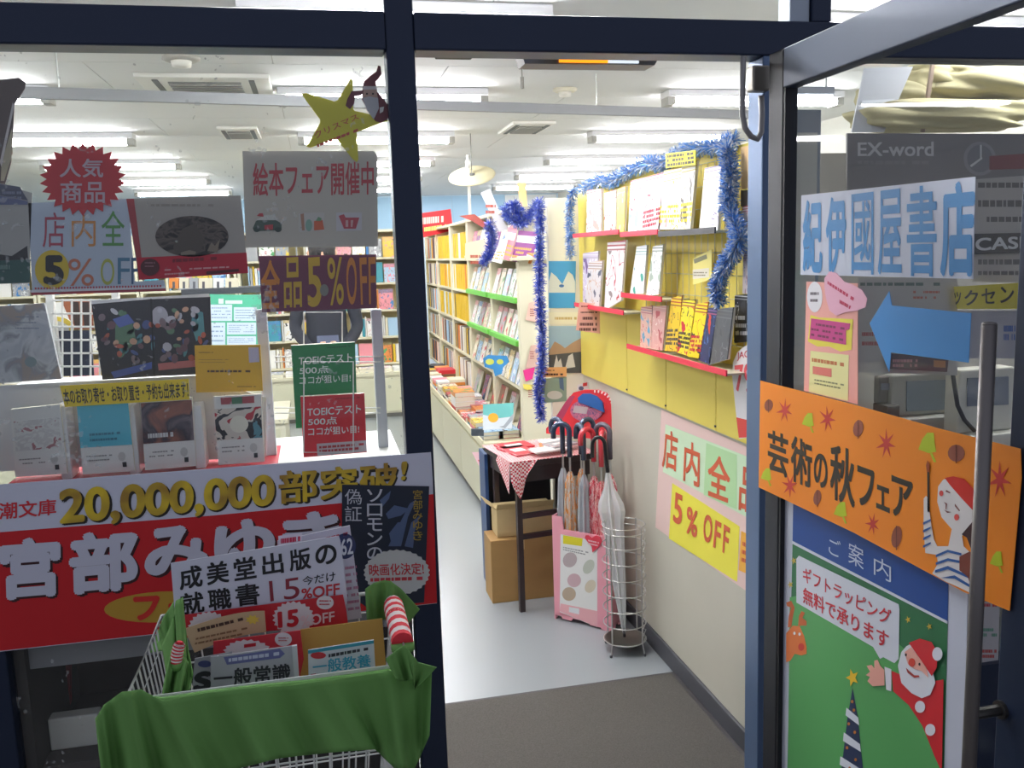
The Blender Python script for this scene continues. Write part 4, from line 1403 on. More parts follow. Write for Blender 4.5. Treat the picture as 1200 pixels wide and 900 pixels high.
fc.build('eyes', mat('#26201e', .4), per)
MB().tube([(PX, PY - .092, 1.65), (PX, PY - .115, 1.615), (PX, PY - .095, 1.608)], [.006, .012, .008], 8).build('nose', mat('#d8a888', .55), per, True)
MB().box(PX - .022, PX + .022, PY - .094, PY - .088, 1.585, 1.592).build('mouth', mat('#a85a50', .5), per)
for s in (-1, 1):
    MB().tube([(PX + s * .088, PY, 1.67), (PX + s * .098, PY, 1.645), (PX + s * .088, PY - .005, 1.615)], [.008, .014, .008], 8).build('ear', mat('#d8a888', .55), per, True)
    for k in range(4):
        xx = PX + s * (.045 - k * .002)
        fz = .95 + k * .016
        MB().tube([(xx, PY - .315, fz), (xx - s * .02, PY - .345, fz + .004), (xx - s * .045, PY - .35, fz + .002)], [.009, .008, .006], 6).build('finger', mat('#d8a888', .55), per, True)
    MB().tube([(PX + s * .06, PY - .30, 1.0), (PX + s * .045, PY - .325, 1.02), (PX + s * .02, PY - .34, 1.025)], [.011, .010, .007], 6).build('thumb', mat('#d8a888', .55), per, True)
o = book('slim', (PX, PY - .365, .88), (-.5, 0, 0), 'navy', 'navy magazine held by the customer in the dark jacket')

# ------------------------------------------------------------------ window display, left: shelf, tier, books
t = thing('display_shelf', 'white shelf with dark front edge just inside the left window', 'shelf', (-.27, .18, .6))
MB().box(-.735, .185, .03, .42, 1.085, 1.10).build('shelf_board', white, t)
MB().box(-.735, .185, .022, .030, 1.072, 1.104).build('front_edge', mat('#3c414e', .5), t)
MB().box(-.735, -.12, .035, .30, 1.1002, 1.1025).build('red_liner', mat('#c02838', .6), t)
MB().box(-.735, .185, .40, .42, .04, 1.085).build('back_board', mat('#3a2f2e', .7), t)
for x in (-.741, .165):
    MB().box(x, x + .024, .045 if x > 0 else .01, .40, .0, 1.084).build('side_board', mat('#3a3432', .7), t)
MB().box(-.715, .165, .03, .06, .665, .73).build('cross_rail', mat('#8c8a8e', .5), t)
MB().box(-.715, .165, .03, .40, .395, .415).build('lower_shelf', mat('#4a4240', .7), t)
MB().box(-.715, .165, .03, .40, .02, .04).build('base_board', mat('#3a3432', .7), t)
F = FY(.10)
o = thing('low_box', 'small off-white box on the dark shelf below the red banner', 'box', F.at(85, 876))
MB().box(F.at(56, 850).x, F.at(116, 850).x, .10, .14, .4155, F.at(85, 840).z, bev=.004).build('carton', mat('#d8d4cc', .5), o)
F = FY(.30)
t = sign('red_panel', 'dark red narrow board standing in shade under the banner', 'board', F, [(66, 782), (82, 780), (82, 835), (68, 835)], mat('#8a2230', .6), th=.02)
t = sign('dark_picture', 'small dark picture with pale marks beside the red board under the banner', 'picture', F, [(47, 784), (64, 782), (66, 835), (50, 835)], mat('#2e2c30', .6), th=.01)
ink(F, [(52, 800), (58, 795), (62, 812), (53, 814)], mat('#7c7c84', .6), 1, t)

# tier
t = thing('display_tier', 'slanted white tier carrying the upper row of window books', 'display tier', (-.42, .22, 1.10))
FT = Frame((0, .155, 0), (0, -1, .0))
MB().slab([FT.at(-60, 455), FT.at(228, 440), FT.at(312, 466), FT.at(312, 535), FT.at(-60, 556)], Vector((0, .004, 0))).build('front_sheet', mat('#dadada', .35), t)
zt = FT.at(100, 449).z
MB().box(-.73, FT.at(228, 440).x, .155, .30, zt - .006, zt).build('top_board', mat('#e0e0e2', .35), t)
for px in (82, 160, 236):
    x = FT.at(px, 500).x
    MB().box(x - .012, x + .012, .085, .154, 1.103, FT.at(px, 470).z, bev=.003).build('divider', mat('#e6e6e8', .3), t)
# lower row of books with white jackets
F = FY(.075)
lower = [([(12, 480), (70, 474), (79, 555), (18, 559)], 'white-jacketed book with red sketch drawing, leftmost on the lower row', 0),
         ([(90, 474), (150, 470), (158, 552), (97, 556)], 'white-jacketed book with turquoise cover picture in the lower row', 1),
         ([(165, 470), (225, 466), (230, 546), (170, 551)], 'white-jacketed book with dark photograph cover in the lower row', 2),
         ([(250, 465), (306, 462), (310, 541), (256, 545)], 'white-jacketed book with red and black picture, rightmost in the lower row', 3)]
for q, lab, k in lower:
    t = thing('display_book', lab, 'book', F.at(*q[3]), 'white-jacketed books in the window')
    MB().slab([F.at(*p) for p in q], Vector((0, .0015, 0))).build('cover', mat('#e4e2de', .45), t)
    MB().slab([F.at(*p) + Vector((0, .0016, 0)) for p in q], Vector((0, .014, 0))).build('pages', PAGES, t)
    Q = [Vector(p) for p in q]

    def qq(u0, v0, u1, v1):
        g = lambda u, v: tuple(lerp(lerp(Q[0], Q[1], u), lerp(Q[3], Q[2], u), v))
        return [g(u0, v0), g(u1, v0), g(u1, v1), g(u0, v1)]
    if k == 0:
        sheet(F, qq(.05, .18, .95, .62), picture(['#dedcd8', '#d0ccca', '#dedcd8', '#b0787c'], 4), t, 'cover_picture', layer=2)
    elif k == 1:
        sheet(F, qq(.0, .0, 1, .62), mat('#5cbcd2', .45), t, 'cover_picture', layer=2)
        lines(F, qq(.2, .40, .8, .56), 2, mat('#3a7c94', .45), 4, t, .4)
        text(F, 'の', qq(.45, .2, .58, .3), mat('#3a7c94', .45), 4, t) if False else None
    elif k == 2:
        sheet(F, qq(.0, .03, .99, .62), picture(['#3a2c30', '#9a6050', '#3c3440', '#7a6a72'], 1.5, 'soft'), t, 'cover_picture', layer=2)
        lines(F, qq(.1, .47, .6, .55), 1, mat('#d8d4d4', .45), 4, t, .8)
    else:
        sheet(F, qq(.15, .02, .85, .12), mat('#a84a50', .45), t, 'title_band', layer=2)
        ink(F, qq(.38, .02, .6, .12), mat('#4a7c5c', .45), 4, t)
        sheet(F, qq(.0, .18, .98, .64), picture(['#b8303c', '#d8ccc0', '#2c2a30', '#5a8a98'], 1.8), t, 'cover_picture', layer=2)
        ink(F, [tuple(p) for p in ell(*(Vector(qq(.5, .42, .6, .5)[0])), 11, 10)], mat('#e6e0d0', .45), 4, t)
    lines(F, qq(.1, .72, .6, .84), 2, mat('#8c8a88', .5), 2, t, .3, k)
    ink(F, [tuple(p) for p in ell(*Vector(qq(.78, .78, 1, 1)[0]), 4.5, 5.5, 10)], mat('#c4c2be', .5), 2, t, 'jacket_mark')
    ink(F, qq(.78, .86, .86, .93), mat('#2c2c30', .5), 3, t, 'jacket_mark')
# upper pieces
F = FY(.165)
t = sign('display_book', 'grey picture book leaning at the far left of the upper row', 'book', F, [(-14, 360), (52, 355), (72, 444), (-14, 450)], picture(['#b8bcc4', '#a8acb6', '#bcc0c6', '#8a8c94', '#9a8f88'], 3, 'soft'), th=.012)
ink(F, [ell(36, 424, 7, 6)], mat('#7c8c90', .5), 1, t)
lines(F, (18, 368, 46, 388), 3, mat('#7a8090', .5), 1, t, .2)
F = FY(.15)
t = sign('open_book', 'dark double page picture with many small colourful figures, open in the upper row', 'book', F, [(107, 356), (176, 350), (246, 348), (249, 438), (180, 441), (120, 445)], mat('#2b2a30', .4), th=.01)
rd_ = random.Random(5)
for c_ in ('#b8b8c4', '#4c8088', '#a85a48', '#6a5058', '#5a7a62', '#7a6a72', '#c8a088', '#4a5888'):
    bl_ = []
    for _k in range(9):
        u_, v_ = rd_.uniform(.05, .95), rd_.uniform(.08, .9)
        bl_.append(ell(lerp(112, 244, u_) + v_ * 5, lerp(360, 432, v_) - u_ * 5, rd_.uniform(2, 6), rd_.uniform(2, 6), 9, rd_.random() * 3))
    for q_ in bl_: ink(F, q_, mat(c_, .5), 1 if c_ < '#6' else 2, t, 'figure_print')
ink(F, [[(109, 359), (110, 359), (111, 362), (110, 362)]], mat('#888888', .5), 1, t)
ink(F, [(107, 352), (245, 344), (246, 348), (176, 350.5), (107, 356.5)], mat('#d0d0d2', .5), 1, t, 'page_edge')
ink(F, [ell(187, 371, 10, 12)], mat('#a8a8b4', .5), 1, t)
ink(F, [(135, 380), (145, 374), (155, 378), (160, 400), (148, 412), (135, 404)], mat('#5a7a62', .5), 1, t)
ink(F, [(132, 374), (150, 368), (158, 378), (140, 384)], mat('#5868a8', .5), 2, t)
ink(F, [(226, 362), (238, 366), (240, 392), (230, 400), (224, 380)], mat('#58909a', .5), 1, t)
ink(F, [(130, 436), (178, 424), (178, 432), (134, 443)], mat('#4458a0', .5), 1, t, 'title')
ink(F, [(185, 426), (245, 420), (246, 428), (186, 434)], mat('#b06868', .5), 1, t, 'title')
ink(F, [(176, 350), (178, 350), (182, 441), (180, 441)], mat('#18181c', .5), 2, t, 'gutter')
F = FY(.125)
t = sign('yellow_card', 'plain mustard yellow card with tiny print in the upper row', 'card', F, [(228, 405), (305, 404), (308, 458), (230, 460)], mat('#d8ac2c', .55), th=.006)
ink(F, [(291, 407), (303, 407), (304, 424), (292, 425)], mat('#b8b4c8', .5), 1, t, 'label')
lines(F, (233, 412, 250, 414), 1, mat('#8a6c28', .5), 1, t)
lines(F, (233, 420, 268, 426), 2, mat('#9a7c38', .5), 1, t, .2)
lines(F, (243, 433, 294, 437), 1, mat('#5a4420', .5), 1, t, .6)
lines(F, (278, 452, 300, 454), 1, mat('#7a6020', .5), 1, t)
F = FY(.07)
t = sign('notice_strip', 'long yellow strip notice with black characters above the lower books', 'sign', F, [(70, 452), (221, 444), (222, 468), (76, 477)], mat('#f0d020', .5))
text(F, '本のお取り寄せ・お取り置き・予約も出来ます！', [(73, 456), (220, 447), (221, 466), (76, 474)], mat('#38301c', .5), 1, t, .02)

# wire racks and study books on the right of the window
t = thing('wire_rack', 'white metal rack with two uprights and wire pockets behind the study books', 'rack', (0, .17, 1.10))
for px in (316, 448):
    x = U(px, 500, Y=.19).x
    MB().box(x - .0135, x + .0135, .18, .205, 1.10, U(px, 362, Y=.19).z, bev=.002).build('upright', mat('#c4c9d2', .4), t)
FR = FY(.175)


def loop(px0, py0, px1, py1, y=.175, r=.002):
    Fz = FY(y)
    MB().tube([Fz.at(px0, py0), Fz.at(px1, py0), Fz.at(px1, py1), Fz.at(px0, py1)], r, 5, closed=True).build('wire_pocket', wire_w, t)


loop(356, 366, 401, 470); loop(322, 418, 446, 424); loop(322, 478, 446, 484); loop(356, 424, 414, 530, .055)
F = FY(.10)
for nm, F, q, base, dk, lab in [('green', FY(.125), [(341, 405), (416, 401), (419, 462), (344, 503)], '#1c8048', '#14603a', 'green study book with white title standing in the wire rack'),
                                ('red', FY(.075), [(352, 465), (427, 461), (430, 530), (356, 536)], '#d82430', '#a81820', 'red study book with white title in front of the green one')]:
    if nm == 'green': q = [(341, 405), (416, 401), (419, 496), (347, 502)]
    t = thing('study_book', lab, 'book', F.at(*q[3]))
    MB().slab([F.at(*p) for p in q], Vector((0, .0015, 0))).build('cover', mat(base, .4), t)
    MB().slab([F.at(*p) + Vector((0, .0016, 0)) for p in q], Vector((0, .018, 0))).build('pages', PAGES, t)
    dx, dy = (0, 0) if nm == 'green' else (10, 60)
    lt = mat('#e4ece8', .5)
    lines(F, [(383 + dx, 406 + dy), (412 + dx, 404 + dy), (412 + dx, 407 + dy), (383 + dx, 409 + dy)], 1, mat(dk, .5), 1, t)
    text(F, 'TOEICテスト', [(350 + dx, 418 + dy), (413 + dx, 414 + dy), (413 + dx, 424 + dy), (350 + dx, 428 + dy)], lt, 1, t, .015)
    text(F, '500点', [(351 + dx, 430 + dy), (385 + dx, 428 + dy), (385 + dx, 437 + dy), (351 + dx, 439 + dy)], lt, 1, t, .015)
    text(F, 'ココが狙い目!', [(351 + dx, 441 + dy), (411 + dx, 438 + dy), (411 + dx, 447 + dy), (351 + dx, 451 + dy)], lt, 1, t, .015)
    if nm == 'red':
        ink(F, [(371, 520), (429, 516), (430, 529), (372, 534)], mat('#c4b8bc', .5), 1, t)
        lines(F, [(374, 522), (427, 518), (427, 527), (374, 531)], 2, mat('#b03038', .5), 2, t, .6)
# grid rack far left with navy panel
t = thing('grid_rack', 'white wire grid rack with a navy panel behind the left window books', 'rack', (-1.1, 1.4, 0))
F = FY(1.4)
for k in range(8):
    x = 62 + k * 11
    MB().tube([F.at(x, 350), F.at(x, 445)], .004, 5).build('grid_wire', wire_w, t)
for k in range(7):
    y = 352 + k * 15.5
    MB().tube([F.at(60, y), F.at(142, y)], .004, 5).build('grid_wire', wire_w, t)
x0, x1 = F.at(62, 400).x, F.at(139, 400).x
for x in (x0, x1): MB().box(x - .012, x + .012, 1.41, 1.44, 0, 1.55).build('upright', wire_w, t)
F = FY(1.445)
MB().slab([F.at(62, 388), F.at(106, 387), F.at(110, 440), (F.at(66, 441))], Vector((0, .01, 0))).build('navy_panel', mat('#20283c', .5), t)
F = FY(1.48)
t = sign('plate', 'round pale plate with yellow rim glimpsed behind the grid rack', 'plate', F, ell(66, 384, 20, 13), mat('#e8e4d8', .5), th=.01)
ink(F, [ell(66, 384, 20, 13), ], mat('#e0c440', .5), 1, t); ink(F, [ell(64, 386, 17, 10)], mat('#c8c8c4', .5), 2, t)
F = FY(1.50)
t = sign('brown_poster', 'brown picture panel behind the grid rack', 'poster', F, [(72, 352), (108, 352), (110, 386), (86, 386)], mat('#a05a34', .5))
ink(F, [(82, 353), (92, 354), (95, 384), (88, 384)], mat('#3c2c24', .5), 1, t)
ink(F, [(96, 354), (104, 354), (106, 384), (99, 384)], mat('#382c28', .5), 1, t)

# ------------------------------------------------------------------ signs on the inside of the left window pane
FG = FY(.0085)
sg = '#c9c0b4'
t = sign('hanging_board', 'dark brown folded poster edge at the top left of the window', 'poster', FY(.03), [(-16, 95), (22, 91), (30, 97), (29, 104), (17, 122), (13, 190), (4, 222), (-16, 235)], mat('#5a4c4a', .5), th=.003)
ink(FY(.03), [(2, 190), (14, 150), (15, 180), (5, 212), (1, 212)], mat('#a8a08a', .5), 1, t)
ink(FY(.03), [(15, 120), (17, 124), (2, 196), (0, 190)], mat('#c0b8b8', .5), 2, t)
t = sign('cover_poster', 'grey book poster with dark swoosh and green foot at left window edge', 'poster', FG, [(-16, 212), (24, 219), (26, 223), (38, 226), (37, 240), (34, 332), (-16, 333)], mat('#b4b0ac', .5))
ink(FG, [(-16, 226), (33, 236), (32, 240), (-16, 240)], mat('#6a7094', .5), 1, t)
ink(FG, [(-16, 213), (23, 219), (33, 235), (-16, 226)], mat('#55586c', .5), 1, t)
ink(FG, [(-16, 296), (14, 300), (32, 288), (33, 304), (-16, 306)], mat('#2c2a2e', .5), 1, t)
ink(FG, [(-16, 306), (36, 304), (35, 331), (-16, 333)], mat('#2e5a54', .5), 1, t)
lines(FG, (0, 308, 12, 318), 1, mat('#6c8c84', .5), 2, t, .5)
lines(FG, (3, 223, 26, 235), 2, mat('#8c8ea4', .5), 2, t, .5, 4)
t = sign('sale_sheet', 'blue-white sheet with rainbow characters and yellow circled 5 on the window', 'sign', FG, [(33, 238), (150, 233), (158, 330), (192, 328), (195, 341), (38, 346)], mat('#c4cddd', .5))
ink(FG, [(35, 340), (193, 335), (194, 338), (36, 343)], mat('#e8e4ea', .5), 1, t)
b = []
for k in range(44):
    x = 41 + k * 3.4
    y = 337 - (x - 38) * .02
    b.append([(x, y), (x + 1.8, y), (x + 1.8, y + 2.2), (x, y + 2.2)])
ink(FG, b, mat('#c83848', .5), 2, t, 'red_dots')
ink(FG, [(36, 343), (194, 338), (195, 341), (38, 346)], mat('#a83040', .5), 2, t)
for s, q, c, bd in [('店', (50, 249, 76, 290), '#b8485c', 0), ('内', (84, 252, 112, 289), '#d89048', 0), ('全', (119, 247, 146, 288), '#5c9a50', .005),
                    ('%', (80, 303, 110, 335), '#d07858', 0), ('O', (118, 303, 134, 334), '#b8b84c', 0), ('F', (138, 302, 152, 333), '#4c80a0', 0), ('F', (154, 302, 163, 333), '#3c6088', 0)]:
    text(FG, s, q, mat(c, .5), 1, t, bd)
ink(FG, ell(61, 316, 20, 23), mat('#e0c030', .5), 1, t, 'yellow_disc')
text(FG, '5', (51, 299, 75, 334), mat('#1c1c1e', .5), 2, t, .05)
# animal picture sheet
F1 = FY(.0070)
t = sign('picture_sheet', 'grey picture sheet with dark animal oval and red lower band on the window', 'poster', F1, [(148, 233), (282, 229), (291, 320), (163, 328)], mat('#b3aaa2', .5))
ink(F1, [(148, 233), (157, 233), (166, 302), (160, 303)], mat('#b03a40', .5), 1, t, 'red_spine')
ink(F1, [(160, 302), (289, 296), (291, 320), (163, 328)], mat('#c4283c', .5), 2, t, 'red_band')
sheet(F1, ell(225, 277, 43, 24), picture(['#37322f', '#2c2826', '#4a433f', '#6a5f57', '#2a2624'], 5, 'soft'), t, 'oval_picture', layer=2)
ink(F1, [(207, 280), (214, 268), (228, 262), (232, 268), (240, 278), (236, 296), (206, 298), (203, 290)], mat('#5c544c', .5), 4, t, 'animal_print')
ink(F1, [[(212, 296), (222, 293), (230, 295), (229, 298), (212, 299)], [(243, 294), (248, 284), (252, 288), (258, 280), (255, 296)]], mat('#8c8070', .5), 5, t)
ink(F1, ell(176, 313, 11, 10), mat('#5a2c30', .5), 5, t, 'seal_print')
lines(F1, (170, 306, 182, 314), 2, mat('#a07078', .5), 6, t, .4)
lines(F1, [(194, 302), (256, 299), (256, 306), (194, 310)], 1, mat('#8a2030', .5), 4, t, .5, 2)
lines(F1, [(193, 315), (276, 311), (276, 314), (193, 318)], 1, mat('#e0a0a4', .5), 4, t, .6, 5)
lines(F1, [(193, 320), (222, 318), (222, 321), (193, 323)], 1, mat('#e0a0a4', .5), 4, t, .6, 6)
ink(F1, [(242, 318), (280, 315), (280, 318), (242, 322)], mat('#5c2028', .5), 4, t)
lines(F1, (170, 238, 258, 243), 1, mat('#9c938a', .5), 1, t, .5, 8)
# starburst
F0 = FY(.0062)
t = sign('starburst_sign', 'red starburst sign with white characters on the window, upper left', 'sign', F0, burst(97, 210, 51, 43, 26, .83), mat('#cc3038', .5))
text(F0, '人気', (70, 186, 121, 208), mat('#c8b4bc', .5), 1, t, .02)
text(F0, '商品', (71, 212, 123, 238), mat('#c8b4bc', .5), 1, t, .02)
# picture book fair card
t = sign('fair_sign', 'beige-grey card with red characters and three small pictures on the window', 'sign', FG, [(284, 177), (438, 177), (442, 182), (443, 289), (288, 290)], mat(sg, .5))
text(FG, '絵本フェア開催中', [(296, 191), (438, 189), (438, 228), (297, 230)], mat('#c04048', .5), 1, t, .02)
ink(FG, [(296, 268), (300, 259), (306, 256), (322, 257), (330, 262), (330, 270), (300, 271)], mat('#4a5c50', .5), 1, t, 'car_picture')
ink(FG, [(300, 258), (310, 252), (322, 252), (324, 258)], mat('#d8d4cc', .5), 2, t)
ink(FG, [[(301, 253), (304, 250), (308, 250), (309, 254)], [(310, 264), (320, 263), (320, 269), (310, 269)]], mat('#c44048', .5), 3, t)
ink(FG, [ell(301, 269, 4, 3), ell(326, 269, 4, 3)], mat('#2c4038', .5), 3, t)
ink(FG, [(350, 250), (380, 249), (380, 271), (350, 272)], mat('#cfc8c2', .5), 1, t, 'picture_ground')
ink(FG, [[(352, 251), (356, 250), (357, 270), (354, 270)]], mat('#b88870', .5), 2, t)
ink(FG, [ell(362, 264, 4, 7)], mat('#8cb0a0', .5), 2, t)
ink(FG, [(368, 259), (378, 258), (380, 269), (368, 270)], mat('#d86840', .5), 2, t)
ink(FG, [(370, 259), (373, 254), (377, 256), (376, 259)], mat('#78a078', .5), 3, t)
ink(FG, [(394, 249), (424, 249), (424, 270), (394, 271)], mat('#cfc8cc', .5), 1, t, 'picture_ground')
ink(FG, [(397, 253), (403, 251), (405, 255), (421, 255), (417, 268), (403, 268)], mat('#c04450', .5), 2, t, 'basket_picture')
ink(FG, [[(405, 258), (408, 258), (408, 266), (405, 266)], [(411, 258), (414, 258), (413, 266), (411, 266)]], mat('#d8a8a8', .5), 3, t)
# purple sale sign
t = sign('sale_sign', 'purple sign with orange characters on the window', 'sign', FG, [(303, 300), (441, 298), (441, 361), (307, 366)], mat('#7a3450', .5))
og = mat('#e08a30', .5); oy = mat('#dcb030', .5)
text(FG, '全', [(305, 305), (328, 304), (328, 361), (307, 362)], og, 1, t, .03)
text(FG, '品', [(332, 302), (353, 301), (354, 360), (333, 361)], oy, 1, t, .02)
text(FG, '5', [(359, 302), (376, 301), (377, 359), (361, 360)], oy, 1, t, .03)
text(FG, '%', [(383, 302), (402, 301), (403, 357), (386, 358)], oy, 1, t, .01)
text(FG, 'O', [(405, 302), (418, 301), (418, 357), (407, 357)], og, 1, t, .015)
text(FG, 'FF', [(421, 302), (440, 301), (440, 356), (423, 357)], og, 1, t, .01)
ink(FG, ell(380, 340, 5, 7), mat('#8c8a80', .5), 2, t, 'suction_cup')
# star
F5 = FY(.0070)
t = sign('star_sign', 'yellow star sign with a bearded gnome in red hat on the window', 'star sign', F5, [(353, 110), (359, 109), (392, 119), (396, 117), (409, 95), (411, 92.5), (413.5, 95), (414, 128), (416, 130), (452, 138), (455, 142), (448, 143), (418, 155), (420, 187), (418, 190), (413, 186), (395, 164), (392, 163), (364, 173), (359, 172), (375, 144), (375, 140)], mat('#d8cc30', .5))
text(F5, 'クリスマス', [(367, 155), (418, 133), (421, 139), (370, 163)], mat('#c8503c', .5), 1, t, .01)
lines(F5, [(371, 169), (420, 150), (420, 154), (372, 173)], 1, mat('#c8503c', .5), 1, t, .8)
Fg = FY(.0060)
t2 = t
dk = mat('#54303a', .5)
ink(F5, [(425, 106), (412, 107), (407, 116), (405, 124), (410, 128), (415, 122), (416, 113), (424, 112)], mat('#6a3440', .5), 2, t2, 'arm_print')
b = MB().slab([F5.flat(*p, off=.0022) for p in [(425, 101), (427, 95), (434, 89), (441, 84), (443, 77), (446, 78), (447, 87), (443, 93), (440, 96), (442, 108), (447, 113), (455, 124), (458, 132), (454, 140), (446, 144), (440, 142), (436, 137), (431, 128), (424, 117)]], Vector((0, .0012, 0)))
b.build('gnome_card', mat('#74323a', .5), t2)
Fh = FY(.0042)
ink(Fh, [(426, 101), (441, 101), (441, 105), (425, 105)], mat('#c8c0c0', .5), 1, t2, 'hat_band')
ink(Fh, [(426, 105), (441, 105), (443, 116), (425, 116)], mat('#b89888', .5), 1, t2, 'face_print')
ink(Fh, [(425, 115), (433, 113), (443, 115), (444, 127), (438, 140), (430, 130)], mat('#b8b8bc', .5), 2, t2, 'beard_print')
ink(Fh, [[(429, 109), (431, 109), (431, 111), (429, 111)], [(436, 109), (438, 109), (438, 111), (436, 111)]], mat('#2c2424', .5), 2, t2, 'eye_print')
ink(Fh, [(445, 126), (450, 125), (449, 131), (445, 133)], mat('#d8d4d0', .5), 2, t2)

# ------------------------------------------------------------------ red banner on the outside
FB = FY(-.0345)
def by(x, y0, y1, X1=510.): return lerp(y0, y1, x / X1)
t = sign('banner', 'long red and white banner with gold numerals across the lower window', 'banner', FB, [(-30, 570), (505, 530), (507, 560), (512, 707), (-30, 767)], mat('#d5d8e6', .45), th=.002)
ink(FB, [(-30, 626), (250, 604), (508, 579), (512, 706.5), (-30, 766)], mat('#cf1c24', .45), 1, t, 'red_field')
gold = bpy.data.materials.new('gold_print'); gold.use_nodes = True
nt = gold.node_tree
tc = nt.nodes.new('ShaderNodeTexCoord'); n1 = nt.nodes.new('ShaderNodeTexNoise'); n1.inputs['Scale'].default_value = 12
cr = nt.nodes.new('ShaderNodeValToRGB'); cr.color_ramp.elements[0].position = .38; cr.color_ramp.elements[0].color = hx('#a88432'); cr.color_ramp.elements[1].position = .62; cr.color_ramp.elements[1].color = hx('#e6c832')
nt.links.new(tc.outputs['Object'], n1.inputs['Vector']); nt.links.new(n1.outputs['Fac'], cr.inputs[0]); nt.links.new(cr.outputs[0], nt.nodes['Principled BSDF'].inputs['Base Color'])
shd = mat('#2a2620', .5)
text(FB, '新潮文庫', [(-24, 591), (66, 584), (66, 603), (-24, 611)], mat('#d83038', .5), 2, t, .02)
text(FB, '20,000,000', [(69, 573), (322, 555), (322, 597), (70, 620)], gold, 2, t, .035, shadow=shd, sh=(2, 2))
text(FB, '部突破', [(326, 552), (466, 541), (467, 577), (327, 591)], gold, 2, t, .03, shadow=shd, sh=(2, 2))
text(FB, '!', [(470, 541), (478, 540), (475, 562), (470, 563)], gold, 2, t, .03, shadow=shd, sh=(1.5, 1.5))
wl = mat('#cfd0de', .5)
for s, q in [('宮', [(-1, 632), (71, 627), (72, 698), (1, 704)]), ('部', [(80, 625), (162, 619), (163, 690), (82, 698)]), ('み', [(168, 619), (244, 612), (244, 676), (170, 682)]), ('ゆ', [(250, 612), (322, 604), (323, 668), (252, 676)]), ('き', [(329, 602), (402, 596), (402, 660), (331, 668)])]:
    text(FB, s, q, wl, 2, t, .045, shadow=mat('#3a1418', .5), sh=(2.5, 2.5))
ink(FB, ell(190, 711, 68, 18, rot=-.05), mat('#c49a34', .5), 2, t, 'gold_oval')
text(FB, 'フ', [(156, 699), (188, 697), (184, 727), (158, 727)], mat('#d83028', .5), 4, t, .05)
text(FB, 'ェア', [(196, 700), (250, 694), (250, 724), (196, 728)], mat('#d83028', .5), 4, t, .05)

# novel poster over it
FN = FY(-.0385)
t = sign('novel_poster', 'dark blue novel poster with white vertical title over the banner', 'poster', FN, [(401, 568), (503, 570), (497, 706), (430, 712), (400, 690)], mat('#232b3c', .4))
for q in ([(455, 640), (470, 610), (480, 590), (488, 585), (478, 606), (470, 640)], [(452, 602), (462, 592), (480, 596), (470, 604), (455, 608)], [(474, 640), (482, 612), (492, 604), (486, 622), (484, 642)], [(445, 586), (458, 575), (456, 584), (448, 594)], [(456, 625), (466, 612), (476, 612), (466, 624), (458, 634)]):
    ink(FN, q, mat('#56688a', .4), 1 + .25 * (len(q) % 4) + .05 * (q[0][0] % 7), t, 'wave_print')
for k, ch in enumerate('ソロモンの'):
    text(FN, ch, (430, 573 + k * 17, 448, 588 + k * 17), mat('#c8ccd4', .4), 2, t, .01)
for k, ch in enumerate('偽証'):
    text(FN, ch, (404, 573 + k * 20, 424, 591 + k * 20), mat('#c8ccd4', .4), 2, t, .0)
for k, ch in enumerate('宮部みゆき'):
    text(FN, ch, (484, 574 + k * 12, 495, 585 + k * 12), mat('#a48c3a', .4), 2, t, .01)
sl = sheet(FY(-.040), burst(465, 671, 39, 27, 30, .95), mat('#cdd0cc', .4), t, 'white_seal')
text(FY(-.040), '映画化決定!', [(432, 661), (496, 659), (497, 673), (433, 675)], mat('#cc3038', .4), 1, t, .015)
lines(FY(-.040), [(434, 677), (496, 675), (496, 680), (434, 682)], 1, mat('#cc4048', .4), 1, t, .8)

# ------------------------------------------------------------------ wire basket stand with green cloth
BXL, BXR, BYF, BYB, BZ = -.345, .115, -.69, -.335, .90
t = thing('wire_basket', 'white wire basket stand in front of the window, draped in green cloth', 'basket', ((BXL + BXR) / 2, (BYF + BYB) / 2, -.02))
rim = [(BXL, BYF, BZ), (BXR, BYF, BZ), (BXR, BYB, BZ), (BXL, BYB, BZ)]
MB().tube(rim, .0045, 8, closed=True).build('rim', wire_w, t, True)
b = MB()
zl = [.50, .56, .62, .68, .74, .80, .86]
tap = lambda z: (BZ - z) * .12
for z in zl:
    e = tap(z)
    b.tube([(BXL + e, BYF + e, z), (BXR - e, BYF + e, z), (BXR - e, BYB - e, z), (BXL + e, BYB - e, z)], .002, 5, closed=True)
n = 14
for k in range(n + 1):
    u = k / n
    for yy, s in ((BYF, 1), (BYB, -1)):
        x = lerp(BXL, BXR, u); e = tap(.5)
        b.tube([(x, yy, BZ), (lerp(BXL + e, BXR - e, u), yy + s * e, .5)], .0018, 5)
n = 12
for k in range(n + 1):
    u = k / n
    for xx, s in ((BXL, 1), (BXR, -1)):
        y = lerp(BYF, BYB, u); e = tap(.5)
        b.tube([(xx, y, BZ), (xx + s * e, lerp(BYF + e, BYB - e, u), .5)], .0018, 5)
b.build('wire_mesh', wire_w, t)
MB().box(BXL + .05, BXR - .05, BYF + .05, BYB - .05, .495, .505).build('bottom', mat('#c8c8c8', .5), t)
for x in (BXL + .05, BXR - .05):
    for y in (BYF + .05, BYB - .05):
        MB().tube([(x, y, .5), (x, y, .0)], .008, 8).build('leg', wire_w, t)
        MB().lathe((x, y, -.02), [(.012, 0), (.014, .006), (.010, .02)], 12).build('foot', black, t)
# cloth
green = mat('#6a9a50', .85, noise=.06, scale=5)


